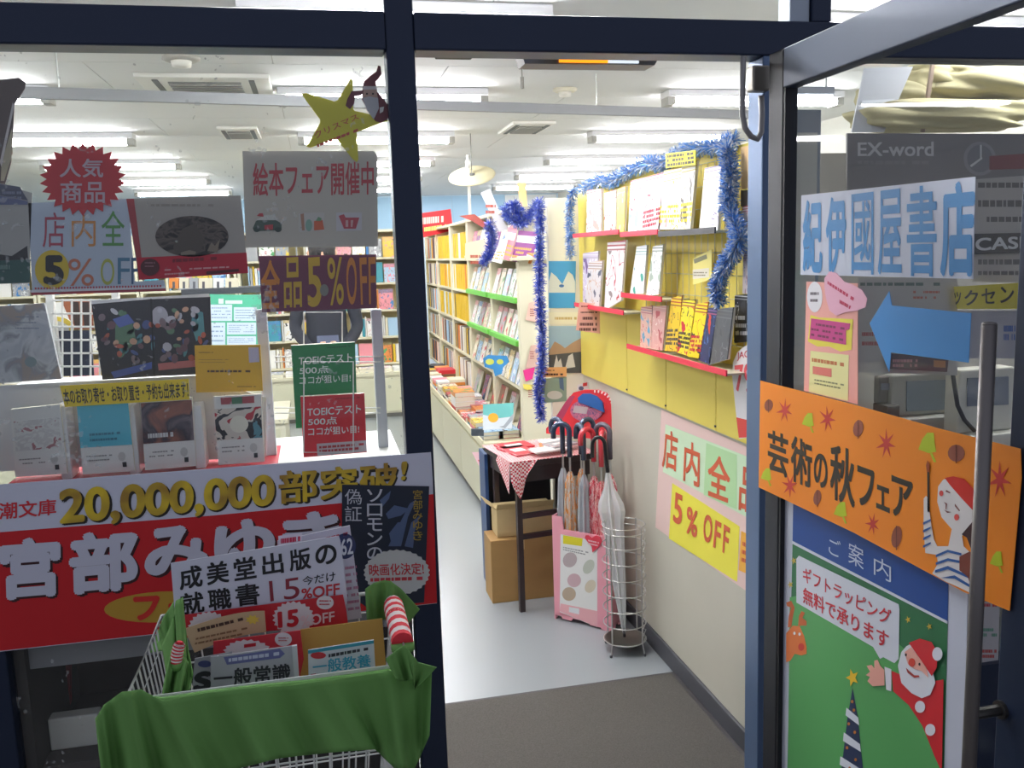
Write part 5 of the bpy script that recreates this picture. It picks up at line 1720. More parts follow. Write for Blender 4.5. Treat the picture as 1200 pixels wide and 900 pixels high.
def drape(name, topp, botp, y0, fold, nrow=14, y1=None, nf=5, parent=None, thick=.0015, ph=0, sub=6):
    """hanging cloth between two pixel-sketched edges; folds push it out of its plane"""
    if y1 is None: y1 = y0
    rows_ = []
    def samp(P, u):
        f_ = u * (len(P) - 1); i = min(int(f_), len(P) - 2); return Vector(P[i]).lerp(Vector(P[i + 1]), f_ - i)
    nc = (len(topp) - 1) * sub + 1
    for i in range(nrow + 1):
        v = i / nrow
        r = []
        for j in range(nc):
            u = j / (nc - 1)
            p = samp(topp, u).lerp(samp(botp, u), v)
            yy = lerp(y0, y1, v) - fold * (.25 + v) * (math.sin(u * nf * PI * 2 + ph + v * 1.1) * .6 + math.sin(u * nf * PI * 4.7 + 1 + ph) * .3) - fold * .35
            r.append(U(p.x, p.y, Y=yy))
        rows_.append(r)
    b = MB().grid(rows_)
    o = b.build(name, green, parent, True)
    md = o.modifiers.new('s', 'SOLIDIFY'); md.thickness = thick; md.offset = 0
    return o


ct = thing('green_cloth', 'green cloth draped around the wire basket', 'cloth', (-.1, -.70, .75))
top_f = [(112, 842), (122, 826), (142, 811), (165, 808), (190, 821), (240, 812), (290, 806), (340, 803), (390, 796), (440, 789), (478, 782), (506, 781)]
bot_f = [(118, 900), (135, 925), (165, 925), (195, 922), (240, 912), (285, 899), (330, 888), (385, 882), (440, 878), (462, 900), (484, 905), (503, 862)]
drape('front_panel', top_f, bot_f, -.705, .030, nf=6, parent=ct, y1=-.72)
# roll over the rim
rollp = [U(x, y, Y=-.697) for x, y in [(150, 818), (190, 823), (240, 815), (300, 808), (360, 802), (420, 794), (478, 786)]]
MB().tube(rollp, .008, 10).build('rim_roll', green, ct, True)
drape('left_inner_panel', [(190, 757), (204, 722), (206, 704), (214, 700), (218, 745)], [(200, 822), (206, 824), (214, 820), (222, 812), (226, 790)], -.55, .02, parent=ct, y1=-.62, nf=2)
drape('left_bunch', [(176, 765), (192, 722), (205, 703), (213, 735), (216, 760)], [(192, 762), (198, 762), (206, 765), (214, 772), (226, 785)], -.37, .02, parent=ct, y1=-.42, nf=2)
drape('left_bunch', [(200, 762), (208, 765), (218, 772), (226, 785)], [(188, 822), (198, 824), (210, 821), (222, 808)], -.60, .03, parent=ct, y1=-.64, nf=2)
drape('right_back_bunch', [(428, 690), (438, 683), (450, 680), (458, 681), (470, 690), (492, 714)], [(430, 726), (440, 728), (452, 726), (456, 718), (464, 738), (474, 736)], -.40, .02, parent=ct, nf=2)
drape('right_flap', [(452, 772), (462, 764), (474, 756), (490, 776), (512, 782)], [(464, 796), (474, 798), (484, 796), (486, 808), (490, 804)], -.735, .02, parent=ct, nf=2)
drape('right_tail', [(470, 781), (480, 782), (490, 790), (498, 800)], [(484, 862), (490, 880), (498, 872), (503, 856)], -.66, .02, parent=ct, y1=-.68, nf=2)
# candy striped tubes
def stripes(label, pts, y, r0):
    t = thing('striped_stocking', label, 'stocking', (pts[-1] if len(pts[-1]) == 3 else U(pts[-1][0], pts[-1][1], Y=y)))
    P = [Vector(q) if len(q) == 3 else U(q[0], q[1], Y=y) for q in pts]
    cur = [P[0]]
    N = 26
    dens = []
    for k in range(N + 1):
        f_ = k / N * (len(P) - 1); i = min(int(f_), len(P) - 2)
        dens.append(P[i].lerp(P[i + 1], f_ - i))
    b = MB()
    for k in range(N):
        rr = r0 * (1 - .5 * (1 - min(1, k / 5)) ** 2)
        b.tube([dens[k], dens[k + 1]], rr, 14, mi=(k // 2) % 2, cap=(k in (0, N - 1)))
    b.build('knit_tube', [mat('#d8303c', .8), mat('#e8dcd8', .8)], t, True)
    MB().tube([dens[-1], dens[-1] - Vector((0, 0, .012))], r0 * 1.08, 14).build('cuff', green, t, True)
    return t


stripes('red and white striped stocking at the right edge of the basket', [(.112, -.40, .905), (.112, -.50, .907), (.114, -.60, .900)], -.50, .020)
stripes('red and white striped stocking end at the left corner of the basket', [(211, 752), (208, 764), (206, 776)], -.62, .010)
# contents
def bsheet(label, y, q, m, cat='magazine', name='magazine', th=.004, lean=.12):
    F = Frame((0, y, .9), (0, -1, lean))
    return F, sign(name, label, cat, F, q, m, th=th)


F, t = bsheet('white magazine with pink print and navy 62 disc behind the white card', -.36, [(325, 634), (410, 616), (424, 724), (330, 740)], mat('#c9c6d4', .4), th=.008)
ink(F, ell(404, 640, 13, 15), mat('#2c3460', .4), 1, t, 'navy_disc')
text(F, '62', [(399, 632), (413, 630), (414, 649), (400, 651)], mat('#d8dce4', .4), 2, t, .02)
lines(F, [(360, 634), (408, 622), (408, 628), (360, 641)], 1, mat('#c04050', .4), 1, t, .6)
lines(F, [(404, 662), (418, 660), (422, 716), (408, 718)], 7, mat('#b07090', .4), 1, t, .4, 3)
ink(F, [(326, 628), (354, 624), (354, 637), (327, 642)], mat('#dcd4e0', .4), 1, t)
lines(F, [(329, 630), (352, 627), (352, 635), (329, 638)], 1, mat('#c8284c', .4), 2, t, .7)
F, t = bsheet('white card with bold black characters offering 15 percent off, standing in the basket', -.40, [(200, 660), (397, 628), (399, 634), (407, 700), (405, 716), (207, 744)], mat('#cfd0dc', .45), 'sign', 'price_card', .003)
bk = mat('#121216', .45)
for s, q in [('成', [(209, 666), (236, 661), (238, 687), (211, 692)]), ('美', [(241, 660), (267, 656), (269, 682), (243, 686)]), ('堂', [(273, 655), (299, 651), (301, 677), (275, 681)]), ('出', [(306, 650), (331, 646), (333, 671), (308, 675)]), ('版', [(338, 645), (363, 641), (365, 666), (340, 670)]), ('の', [(369, 640), (394, 637), (395, 660), (370, 663)])]:
    text(F, s, q, bk, 1, t, .03)
for s, q in [('就', [(211, 696), (238, 692), (240, 717), (213, 721)]), ('職', [(243, 691), (270, 688), (272, 713), (245, 716)]), ('書', [(275, 686), (303, 682), (305, 708), (277, 711)])]:
    text(F, s, q, bk, 1, t, .03)
mr = mat('#8a2434', .45)
ink(F, [(315, 681), (319, 680.5), (321, 704), (317, 705)], mr, 1, t)
text(F, '5', [(332, 679), (351, 676), (351, 701), (333, 703)], mr, 1, t, .0)
text(F, '今だけ', [(354, 676), (393, 669), (393, 681), (355, 686)], bk, 1, t, .01)
text(F, '%OFF', [(353, 690), (398, 683), (398, 697), (354, 702)], mat('#c02c34', .45), 1, t, .025)
F, t = bsheet('red and white price card with white starburst under the white card', -.41, [(206, 722), (402, 697), (406, 716), (408, 732), (210, 748)], mat('#c42430', .45), 'sign', 'price_card', .003)
for cx, cy in ((344, 724), (245, 736)):
    ink(F, burst(cx, cy, 25, 20, 22, .88), mat('#dcd4d4', .45), 1, t, 'starburst_print')
text(F, '15', [(325, 717), (350, 713), (350, 734), (326, 736)], mat('#c42430', .45), 2, t, .04)
text(F, '%OFF', [(352, 722), (392, 716), (392, 728), (353, 735)], mat('#e4c8c8', .45), 2, t, .02)
ink(F, ell(381, 706, 10, 8), mat('#e0dcdc', .45), 1, t)
lines(F, (374, 702, 388, 710), 2, mat('#c04048', .45), 2, t, .4)
# tan fan shaped strip
Ft = Frame((0, -.45, .85), (0, -1, .1))
fan = [(216, 737)] + [(216 + 94 * k / 8, 737 - 21 * math.sin(PI / 2 * k / 8)) for k in range(1, 9)] + [(312, 741)] + [(312 - 84 * k / 8, 741 + 24 * (k / 8) ** 1.6) for k in range(1, 9)]
t = sign('paper_strip', 'curved tan paper strip with brown print lying over the basket magazines', 'paper strip', Ft, fan, mat('#c8ac84', .6), th=.002)
lines(Ft, [(231, 736), (285, 723), (286, 727), (232, 741)], 1, mat('#4a3428', .6), 1, t, .8)
lines(Ft, [(230, 746), (290, 733), (292, 744), (228, 757)], 2, mat('#8a6a48', .6), 1, t, .4)
ink(Ft, burst(296, 726, 9, 6, 8, .6), mat('#e0c850', .6), 1, t)
t_ = bsheet('plain yellow-brown cardboard divider standing at the right of the basket', -.47, [(352, 738), (448, 725), (453, 790), (440, 800), (352, 800)], mat('#c49a48', .6), 'divider', 'cardboard_divider', .004)
F, t = bsheet('red magazine with white starburst behind the grey test magazines', -.50, [(250, 752), (352, 739), (356, 772), (350, 800), (250, 806)], mat('#c82c38', .4))
ink(F, burst(290, 764, 29, 15, 20, .88), mat('#dcd0d0', .4), 1, t, 'starburst_print')
ink(F, [(286, 755), (300, 753), (300, 757), (286, 759)], mat('#c42430', .4), 2, t)
ink(F, ell(332, 749, 10, 8), mat('#dcd4d4', .4), 1, t)
lines(F, (326, 746, 338, 752), 2, mat('#c04048', .4), 2, t, .4)
grm = mat('#a2a2a8', .3)
F, t = bsheet('grey test magazine with a big black S, left in the basket', -.54, [(228, 772), (272, 764), (274, 806), (224, 826)], grm)
text(F, 'S', [(228, 788), (248, 785), (248, 808), (226, 811)], mat('#34343a', .4), 1, t, .06)
ink(F, ell(240, 778, 8, 4), mat('#4c5080', .4), 1, t)
F, t = bsheet('grey plastic-covered test magazine with bold black characters in the basket', -.57, [(247, 770), (342, 757), (347, 820), (247, 830)], mat('#b0b0b6', .22))
text(F, '一般常識', [(250, 785), (340, 777), (341, 799), (251, 806)], mat('#34343a', .4), 1, t, .03)
ink(F, [(262, 770), (328, 760), (334, 766), (328, 771), (266, 779)], mat('#6c70a0', .4), 1, t, 'blue_label')
lines(F, [(268, 771), (328, 763), (328, 768), (268, 776)], 1, mat('#c4c8dc', .4), 2, t, .8)
b = MB().slab([F.flat(*p, off=.003) for p in [(342, 757), (348, 756), (352, 815), (347, 820)]], Vector((0, .006, 0)))
b.build('spine', mat('#c8c8cc', .25), t)
F, t = bsheet('white magazine with turquoise title standing in the right half of the basket', -.58, [(361, 762), (438, 750), (441, 805), (362, 812)], mat('#ccd2d8', .3))
ink(F, [(361, 762), (438, 750), (438, 754), (361, 766)], mat('#3c94a8', .4), 1, t, 'turquoise_band')
text(F, '一般教養', [(366, 774), (434, 766), (435, 781), (367, 790)], mat('#3ca0bc', .4), 1, t, .02)
ink(F, ell(373, 768, 9, 4), mat('#c83c44', .4), 1, t, 'red_label')
lines(F, [(385, 766), (432, 758), (432, 762), (385, 771)], 1, mat('#3c3c44', .4), 1, t, .8)
ink(F, [(364, 790), (370, 789), (371, 800), (365, 800)], mat('#c8484c', .4), 1, t)

# ------------------------------------------------------------------ signs on the open door
FD = FX(DX + .0145)
t = sign('shop_name_sign', 'white sign with large blue shop name characters high on the door glass', 'sign', FD, [(939, 229), (1143, 207), (1140, 327), (938, 322)], mat('#c9cfdd', .45), th=.001)
bl = mat('#2f86c2', .45)
for s, a, c in [('紀', 941, 965), ('伊', 968, 993), ('國', 998, 1025), ('屋', 1029, 1058), ('書', 1063, 1099), ('店', 1102, 1144)]:
    yt = lambda x: 235 - (x - 939) * .1225
    yb = lambda x: 319 + (x - 939) * .034
    text(FD, s, [(a, yt(a)), (c - 1, yt(c)), (c - 1, yb(c)), (a, yb(a))], bl, 1, t, {'國': .014, '屋': .02, '書': .022}.get(s, .036))
t = sign('pink_notice', 'narrow salmon pink notice with yellow and magenta labels on the door glass', 'notice', FD, [(945, 330), (1005, 332), (1005, 474), (942, 458)], mat('#f0aa9c', .5), th=.001)
ink(FD, ell(955, 348, 9, 18), mat('#ece8ea', .5), 1, t, 'white_oval')
lines(FD, (950, 340, 960, 356), 2, mat('#6a6068', .5), 2, t, .4)
ink(FD, [(950, 369), (960, 372), (1000, 374), (998, 410), (985, 412), (972, 406), (958, 406), (947, 400)], mat('#ecdc4c', .5), 1, t, 'yellow_label')
ink(FD, [(951, 373), (997, 379), (996, 386), (992, 387), (992, 404), (949, 397)], mat('#c83c84', .5), 2, t, 'magenta_label')
lines(FD, [(952, 376), (992, 382), (991, 402), (951, 395)], 3, mat('#7a2450', .5), 3, t, .4, 2)
ink(FD, [(950, 411), (995, 416), (994, 470), (948, 459)], mat('#ece6a0', .5), 1, t, 'pale_label')
lines(FD, [(952, 418), (990, 424), (990, 431), (952, 425)], 1, mat('#c87a48', .5), 2, t, .6)
ink(FD, [(953, 429), (975, 432), (975, 442), (953, 438)], mat('#e07868', .5), 2, t, 'red_label')
lines(FD, [(955, 443), (990, 449), (990, 458), (955, 451)], 2, mat('#8a8a60', .5), 2, t, .4)
FD2 = FX(DX + .0125)
t = sign('pink_flower_note', 'pink flower shaped note with red writing overlapping the pink notice', 'note', FD2, [(966, 326), (972, 318), (980, 320), (989, 330), (1000, 334), (1010, 340), (1016, 350), (1014, 360), (1004, 364), (990, 366), (980, 370), (972, 364), (968, 350), (966, 336)], mat('#f0b4c8', .5), th=.001)
lines(FD2, [(970, 328), (1002, 348), (1000, 354), (970, 334)], 1, mat('#c83058', .5), 1, t, .6)
lines(FD2, [(984, 350), (998, 358), (996, 363), (984, 356)], 1, mat('#c83058', .5), 1, t, .7)
t = sign('arrow_sign', 'blue paper arrow pointing left on the door glass', 'arrow', FD, [(1019, 379), (1042, 341), (1045, 358), (1138, 367), (1135, 425), (1044, 413), (1042, 436)], mat('#3f8fd0', .45), th=.001)
# orange autumn sign across the door
FO = FX(DX - .004)
t = sign('autumn_fair_sign', 'wide orange autumn fair sign with leaves and a painting woman across the door', 'sign', FO, [(891, 446), (1000, 474), (1100, 502), (1196, 526), (1197, 560), (1183, 716), (1130, 694), (1000, 624), (889, 571)], mat('#f08a1c', .45), th=.001)
ob = mat('#2c2418', .45)
T_ = lambda x: 446 + (x - 891) * .268
B_ = lambda x: 571 + (x - 889) * .49
for s, x0, x1, v0, v1 in [('芸', 900, 924, .42, .80), ('術', 927, 952, .40, .80), ('の', 954, 970, .47, .75), ('秋', 973, 1002, .35, .80), ('フ', 1005, 1025, .45, .75), ('ェ', 1027, 1043, .54, .72), ('ア', 1045, 1070, .43, .72)]:
    q = [(x0, lerp(T_(x0), B_(x0), v0)), (x1, lerp(T_(x1), B_(x1), v0)), (x1, lerp(T_(x1), B_(x1), v1)), (x0, lerp(T_(x0), B_(x0), v1))]
    text(FO, s, q, ob, 1, t, .03)


def maple(cx, cy, r, rot):
    p = []
    for k in range(7):
        a = rot + k * 2 * PI / 7
        rr = r * (1.15 if k != 3 else 1.3)
        p.append((cx + rr * .62 * math.cos(a), cy + rr * math.sin(a)))
        a += PI / 7
        p.append((cx + .32 * r * .62 * math.cos(a), cy + .36 * r * math.sin(a)))
    return p


rdm = mat('#c83830', .45); brn = mat('#94503c', .45); lim = mat('#b4c424', .45)
for cx, cy, r, a in [(920, 481, 13, .3), (970, 491, 14, 1.0), (1039, 520, 16, .2), (926, 569, 13, .7), (1023, 614, 12, .5), (1172, 562, 20, .2)]:
    ink(FO, maple(cx, cy, r, a), rdm, 1, t, 'maple_leaf_print')
for cx, cy, rx, ry in [(901, 475, 5, 7), (1006, 502, 6, 10), (1121, 531, 10, 10), (958, 583, 4.5, 9), (1051, 629, 6, 13)]:
    ink(FO, ell(cx, cy, rx, ry, 14, .15), brn, 1, t, 'brown_leaf_print')
    ink(FO, [(cx - .5, cy - ry), (cx + .5, cy - ry), (cx + .6, cy + ry * 1.2), (cx - .3, cy + ry * 1.2)], mat('#6c382c', .45), 2, t, 'leaf_vein_print')
for cx, cy, s in [(947, 492, 1.0), (1087, 519, 1.5), (898, 556, .9), (985, 597, 1.1), (1168, 655, 1.1)]:
    ink(FO, [(cx - 7 * s, cy + 5 * s), (cx - 4 * s, cy - 3 * s), (cx, cy - 8 * s), (cx + 5 * s, cy - 8 * s), (cx + 6 * s, cy + 2 * s), (cx + 7 * s, cy + 7 * s), (cx + 1 * s, cy + 8 * s)], lim, 1, t, 'ginkgo_leaf_print')
    ink(FO, [(cx + 2 * s, cy + 8 * s), (cx + 4 * s, cy + 8 * s), (cx + 7 * s, cy + 15 * s), (cx + 5 * s, cy + 15 * s)], lim, 1, t, 'leaf_stem_print')
# the painting woman
ink(FO, [(1087, 543), (1089.5, 543), (1090, 600), (1087.5, 600)], mat('#2c2018', .45), 2, t, 'brush_print')
ink(FO, [(1086, 545), (1088, 539), (1090.5, 545), (1090, 553), (1087, 553)], mat('#a84c28', .45), 3, t, 'brush_tip_print')
ink(FO, [(1083, 584), (1086, 581), (1089, 584), (1090, 600), (1092, 615), (1095, 632), (1099, 640), (1112, 640), (1116, 620), (1104, 606), (1099, 588), (1100, 570), (1106, 562), (1118, 559), (1131, 563), (1142, 580), (1143, 600), (1138, 618), (1128, 628), (1130, 640), (1142, 652), (1148, 700), (1128, 690), (1108, 681), (1093, 672), (1100, 660), (1098, 650), (1085, 648), (1083, 620)], mat('#e2dcd8', .45), 2, t, 'woman_print')
ink(FO, [(1108, 560), (1118, 558), (1131, 561), (1141, 572), (1146, 592), (1143, 600), (1128, 584), (1114, 568)], mat('#d22c20', .45), 3, t, 'beret_print')
ink(FO, [(1140, 612), (1143, 606), (1150, 618), (1150, 650), (1140, 646), (1134, 630), (1128, 626)], mat('#3a1c20', .45), 3, t, 'hair_print')
for q_ in [ell(1104, 578, 2.5, 3.5, 10), ell(1122, 606, 3, 4, 10)]: ink(FO, q_, mat('#e05048', .45), 3, t, 'cheek_print')
ink(FO, [[(1107, 588), (1111, 590), (1110, 597), (1109, 597), (1109, 591)], [(1107, 597), (1111, 601), (1116, 600), (1111, 599)], [(1110, 574), (1115, 577), (1114, 578), (1109, 576)], [(1120, 590), (1126, 598), (1125, 599), (1120, 593)]], mat('#8a5048', .45), 3, t, 'face_line_print')
st = mat('#2c5c9c', .45)
ink(FO, [[(1083, 612 + k * 9), (1092, 608 + k * 9), (1092, 610 + k * 9), (1083, 615 + k * 9)] for k in range(4)] + [[(1098, 650), (1112, 644), (1128, 648), (1128, 651), (1112, 647), (1098, 653)], [(1098, 659), (1112, 654), (1132, 658), (1132, 661), (1112, 657), (1098, 662)], [(1097, 668), (1112, 663), (1140, 676), (1140, 679), (1112, 667), (1097, 671)], [(1104, 677), (1120, 674), (1146, 690), (1146, 693), (1120, 678)]], st, 4, t, 'stripe_print')
ink(FO, [(1126, 652), (1138, 646), (1150, 654), (1150, 700), (1140, 690), (1136, 676), (1126, 668)], mat('#7c3c2c', .45), 5, t, 'palette_print')
# big blue and green notice poster below
t = sign('notice_poster', 'tall blue-headed green christmas poster on the lower door glass', 'poster', FD, [(920, 560), (1134, 690), (1128, 960), (911, 1010)], mat('#c6cad6', .45), th=.001)
W = [(931, 590), (1112, 690), (1104, 1000), (921, 1000)]
ink(FD, [(930, 575), (1112, 676), (1111, 728), (929, 634)], mat('#1c4890', .45), 1, t, 'blue_header')
ink(FD, [(929, 637), (1111, 731), (1105, 960), (921, 985)], mat('#2c6e44', .45), 1, t, 'green_ground')
ink(FD, [(926, 700), (960, 692), (1010, 715), (1060, 760), (1085, 830), (1104, 900), (1105, 960), (923, 980)], mat('#58a45c', .45), 2, t, 'light_green_hill')
ink(FD, [(929, 633.5), (1111, 727.5), (1111, 731), (929, 637)], mat('#d8dce4', .45), 3, t, 'white_rule')
for s, q in [('ご', [(972, 628), (986, 635), (986, 655), (972, 648)]), ('案', [(995, 634), (1013, 643), (1013, 668), (995, 659)]), ('内', [(1025, 650), (1045, 660), (1045, 683), (1025, 673)])]:
    text(FD, s, q, mat('#ccd6e4', .45), 3, t, .0)
ink(FD, [(937, 651), (1054, 708), (1055, 714), (1054, 772), (1049, 777), (1036, 770), (1032, 772), (1024, 758), (934, 706), (934, 655)], mat('#d6dae2', .45), 3, t, 'speech_bubble')
rr_ = mat('#c82c38', .45)
text(FD, 'ギフトラッピング', [(942, 663), (1046, 715), (1044, 734), (942, 681)], rr_, 4, t, .015)
text(FD, '無料で承ります', [(942, 687), (1043, 741), (1042, 762), (942, 706)], rr_, 4, t, .02)
for cx, cy in [(931, 657), (927, 685), (1065, 726), (1090, 734)]:
    ink(FD, burst(cx, cy, 3.5, 4.5, 5, .4), mat('#d0b040', .45), 3, t, 'star_print')
# reindeer
og2 = mat('#e07838', .45)
ink(FD, [(922, 742), (930, 733), (938, 734), (943, 745), (946, 758), (946, 766), (940, 768), (932, 766), (927, 774), (922, 776)], og2, 3, t, 'reindeer_print')
ink(FD, [[(922, 706), (928, 704), (932, 712), (930, 722), (928, 735), (924, 735), (925, 722), (928, 712), (923, 710)], [(936, 734), (937, 722), (940, 716), (944, 718), (941, 724), (946, 728), (946, 733), (940, 733)]], mat('#c86430', .45), 3, t, 'antler_print')
ink(FD, ell(940, 758, 3.5, 4.5), mat('#c8382c', .45), 4, t, 'nose_print')
for q_ in [ell(932, 742, 1.4, 2, 8), ell(938, 743, 1.4, 2, 8)]: ink(FD, q_, mat('#eeeeee', .45), 4, t, 'eye_print')
# tree
ink(FD, burst(1000, 794, 8, 11, 5, .42)[1:] + burst(1000, 794, 8, 11, 5, .42)[:1], mat('#ecc02c', .45), 4, t, 'star_print')
ink(FD, [(1000, 806), (1006, 840), (1012, 900), (1016, 960), (980, 960), (987, 900), (994, 840)], mat('#243454', .45), 3, t, 'tree_print')
for q_ in [[(993, 829), (1007, 841), (1008, 850), (992, 838)], [(990, 858), (1009, 872), (1010, 881), (989, 868)], [(986, 886), (1011, 902), (1012, 910), (985, 896)]]: ink(FD, q_, mat('#dce0e8', .45), 4, t, 'garland_print')
for cx, cy in [(1000, 822), (1002, 832), (996, 848), (1003, 858), (994, 876), (1004, 890), (997, 900)]:
    ink(FD, ell(cx, cy, 1.6, 2, 8), mat('#c87830', .45), 5, t, 'bauble_print')
# father christmas
ink(FD, [(1046, 786), (1056, 790), (1062, 790), (1086, 800), (1107, 796), (1105, 905), (1096, 885), (1082, 850), (1066, 826), (1048, 810)], mat('#d02830', .45), 4, t, 'red_coat_print')
ink(FD, [(1038, 781), (1046, 784), (1046, 810), (1040, 808)], mat('#e4e4ea', .45), 5, t, 'cuff_print')
ink(FD, [(1017, 780), (1023, 779), (1026, 783), (1026, 774), (1030, 773), (1033, 780), (1038, 785), (1038, 803), (1024, 804), (1018, 798), (1021, 793), (1016, 791), (1021, 787)], mat('#ecaa98', .45), 5, t, 'hand_print')
ink(FD, [(1058, 764), (1064, 757), (1070, 754), (1076, 760), (1096, 790), (1098, 800), (1092, 814), (1082, 818), (1070, 812), (1058, 800), (1054, 780)], mat('#e0e2e8', .45), 6, t, 'beard_print')
ink(FD, [(1062, 764), (1070, 758), (1088, 782), (1090, 794), (1082, 786), (1074, 784), (1066, 778)], mat('#ecae9c', .45), 7, t, 'face_print')
ink(FD, [(1067, 753), (1080, 748), (1094, 752), (1101, 765), (1100, 782), (1094, 792), (1082, 774)], mat('#d02830', .45), 7, t, 'hat_print')
ink(FD, ell(1101, 766, 6, 8), mat('#e4e4ea', .45), 8, t, 'pompom_print')
ink(FD, ell(1071, 776, 4, 5), mat('#dc4838', .45), 8, t, 'nose_print')
ink(FD, [(1064, 782), (1066, 788), (1074, 794), (1080, 793), (1079, 791), (1074, 791), (1067, 785)], mat('#a83c38', .45), 8, t, 'mouth_print')
for q_ in [ell(1064, 767, 1.3, 1.8, 8), ell(1080, 778, 1.3, 1.8, 8)]: ink(FD, q_, mat('#3c2828', .45), 8, t, 'eye_print')
for q_ in [ell(1080, 828, 6, 7), ell(1092, 855, 6, 7)]: ink(FD, q_, mat('#e4e4ea', .45), 6, t, 'button_print')

# ------------------------------------------------------------------ display window to the right, seen through the door glass
struct('trim_2', MB().box(1.335, 3.0, .92, .95, 0, 1.93), mat('#a8a49a', .7, noise=.08, scale=4), 'grey back wall of the display window')
struct('trim_3', MB().box(1.335, 3.0, .05, .92, .80, .84), mat('#8f8d92', .6), 'grey ledge of the display window')
struct('trim_4', MB().box(1.2, 2.32, -.01, .05, .86, .895), mat('#a9a5bb', .5), 'pale sill of the display window')
xa, xb = U(921, 300, Y=.25).x, U(960, 300, Y=.25).x
struct('trim_5', MB().box(xa, xb, .25, .38, .84, U(930, 128, Y=.25).z, bev=.004).box(xa, (xa + xb) / 2, .245, .25, .84, U(930, 140, Y=.25).z), mat('#8a9096', .5), 'grey pillar behind the door glass')
FE = FY(.30)
t = sign('advert_board', 'wide dark translucent advertising board with pale EX-word lettering in the display window', 'advert board', FE, [(993, 156), (1230, 157), (1230, 262), (993, 262)], mat('#7a7474', .4), th=.008)
text(FE, 'EX-word', [(1005, 167), (1094, 166), (1094, 183), (1005, 183)], mat('#c4c0be', .45), 1, t, .02)
lines(FE, (1005, 187, 1092, 194), 1, mat('#85817e', .45), 1, t, .6, 4)
ink(FE, ell(1148, 186, 19, 20), mat('#8c898a', .45), 1, t, 'watch_dial_print')
ink(FE, ell(1148, 186, 15, 16), mat('#777479', .45), 2, t)
ink(FE, [[(1136, 194), (1150, 184), (1151, 186), (1138, 196)], [(1148, 170), (1150, 170), (1150, 186), (1148, 186)]], mat('#c8c6c4', .45), 3, t, 'watch_hand_print')
ink(FE, [(1159, 183), (1230, 178), (1230, 197), (1159, 199)], mat('#7c3c40', .45), 3, t)
FE2 = FY(.28)
t = sign('text_sheet', 'grey sheet of blurred print on the right side of the display window', 'sheet', FE2, [(1143, 210), (1225, 204), (1225, 332), (1140, 330)], mat('#aaa49e', .5), th=.002)
for k, (y0, y1) in enumerate([(212, 222), (232, 245), (252, 262), (302, 312), (316, 324)]):
    lines(FE2, (1146, y0, 1220, y1), 1, mat('#5c5856', .5), 1, t, .6, k)
FE3 = FY(.265)
t = sign('brand_plate', 'black plate with white maker name in the display window', 'sign', FE3, [(1143, 274), (1240, 272), (1240, 295), (1143, 298)], mat('#2c2c2e', .4), th=.006)
text(FE3, 'CASIO', [(1143, 279), (1222, 276), (1222, 290), (1143, 294)], mat('#c4c4c4', .4), 1, t, .03)
FE4 = FY(.27)
t = sign('text_sheet', 'long grey notice of small print behind the blue arrow in the display window', 'sheet', FE4, [(1006, 326), (1122, 326), (1122, 440), (1006, 436)], mat('#a6a29c', .5), th=.002)
lines(FE4, (1008, 330, 1104, 336), 1, mat('#4c6058', .5), 1, t, .6, 3)
lines(FE4, (1070, 339, 1104, 352), 2, mat('#a85c48', .5), 1, t, .4, 5)
lines(FE4, (1010, 386, 1034, 408), 2, mat('#a04c48', .5), 1, t, .4, 7)
text(FE4, 'ン', (1014, 342, 1028, 358), mat('#4c4a48', .5), 1, t, .0) if False else None
FE5 = FY(.25)
t = sign('yellow_strip', 'yellow strip with black characters in the display window', 'sign', FE5, [(1118, 336), (1218, 330), (1218, 362), (1122, 362)], mat('#c8b828', .5), th=.002)
for s, q in [('ッ', (1118, 342, 1126, 357)), ('ク', (1130, 340, 1146, 358)), ('セ', (1150, 338, 1166, 356)), ('ン', (1172, 336, 1188, 355))]:
    text(FE5, s, q, mat('#2c2a20', .5), 1, t, .02)
t = sign('text_sheet', 'pale sheet with blue marks below the yellow strip in the display window', 'sheet', FY(.26), [(1122, 364), (1218, 364), (1218, 420), (1122, 420)], mat('#9c9aa0', .5), th=.002)
lines(FY(.26), (1176, 380, 1190, 400), 2, mat('#3c5c98', .5), 1, t, .7, 3)
t = sign('dark_label', 'dark label with red and white print below the blue arrow', 'label', FY(.255), [(1040, 414), (1112, 418), (1110, 436), (1040, 432)], mat('#4c3438', .5), th=.002)
lines(FY(.255), (1046, 420, 1076, 431), 2, mat('#b07078', .5), 1, t, .6, 3)
ink(FY(.255), [(1094, 422), (1108, 423), (1108, 431), (1094, 430)], mat('#b0703c', .5), 1, t)

# lamp inside the display window
ya = .62
la = thing('showcase_lamp', 'white strip lamp behind the grey pillar in the display window', 'lamp', U(945, 118, Y=ya))
lp0, lp1 = U(915, 117, Y=ya), U(974, 116, Y=ya)
MB().tube([lp0, lp1], .014, 8).build('fluorescent_tube', mat('#f4f8ff', emit=8), la)
MB().box(lp0.x, lp1.x, ya - .02, ya + .02, lp0.z + .016, lp0.z + .04).build('housing', mat('#c8ccd0', .4), la)
for xx in (lp0.x + .02, lp1.x - .02): MB().tube([(xx, ya, lp0.z + .04), (xx, ya, 2.6)], .004, 6).build('hanger', wire_m, la)

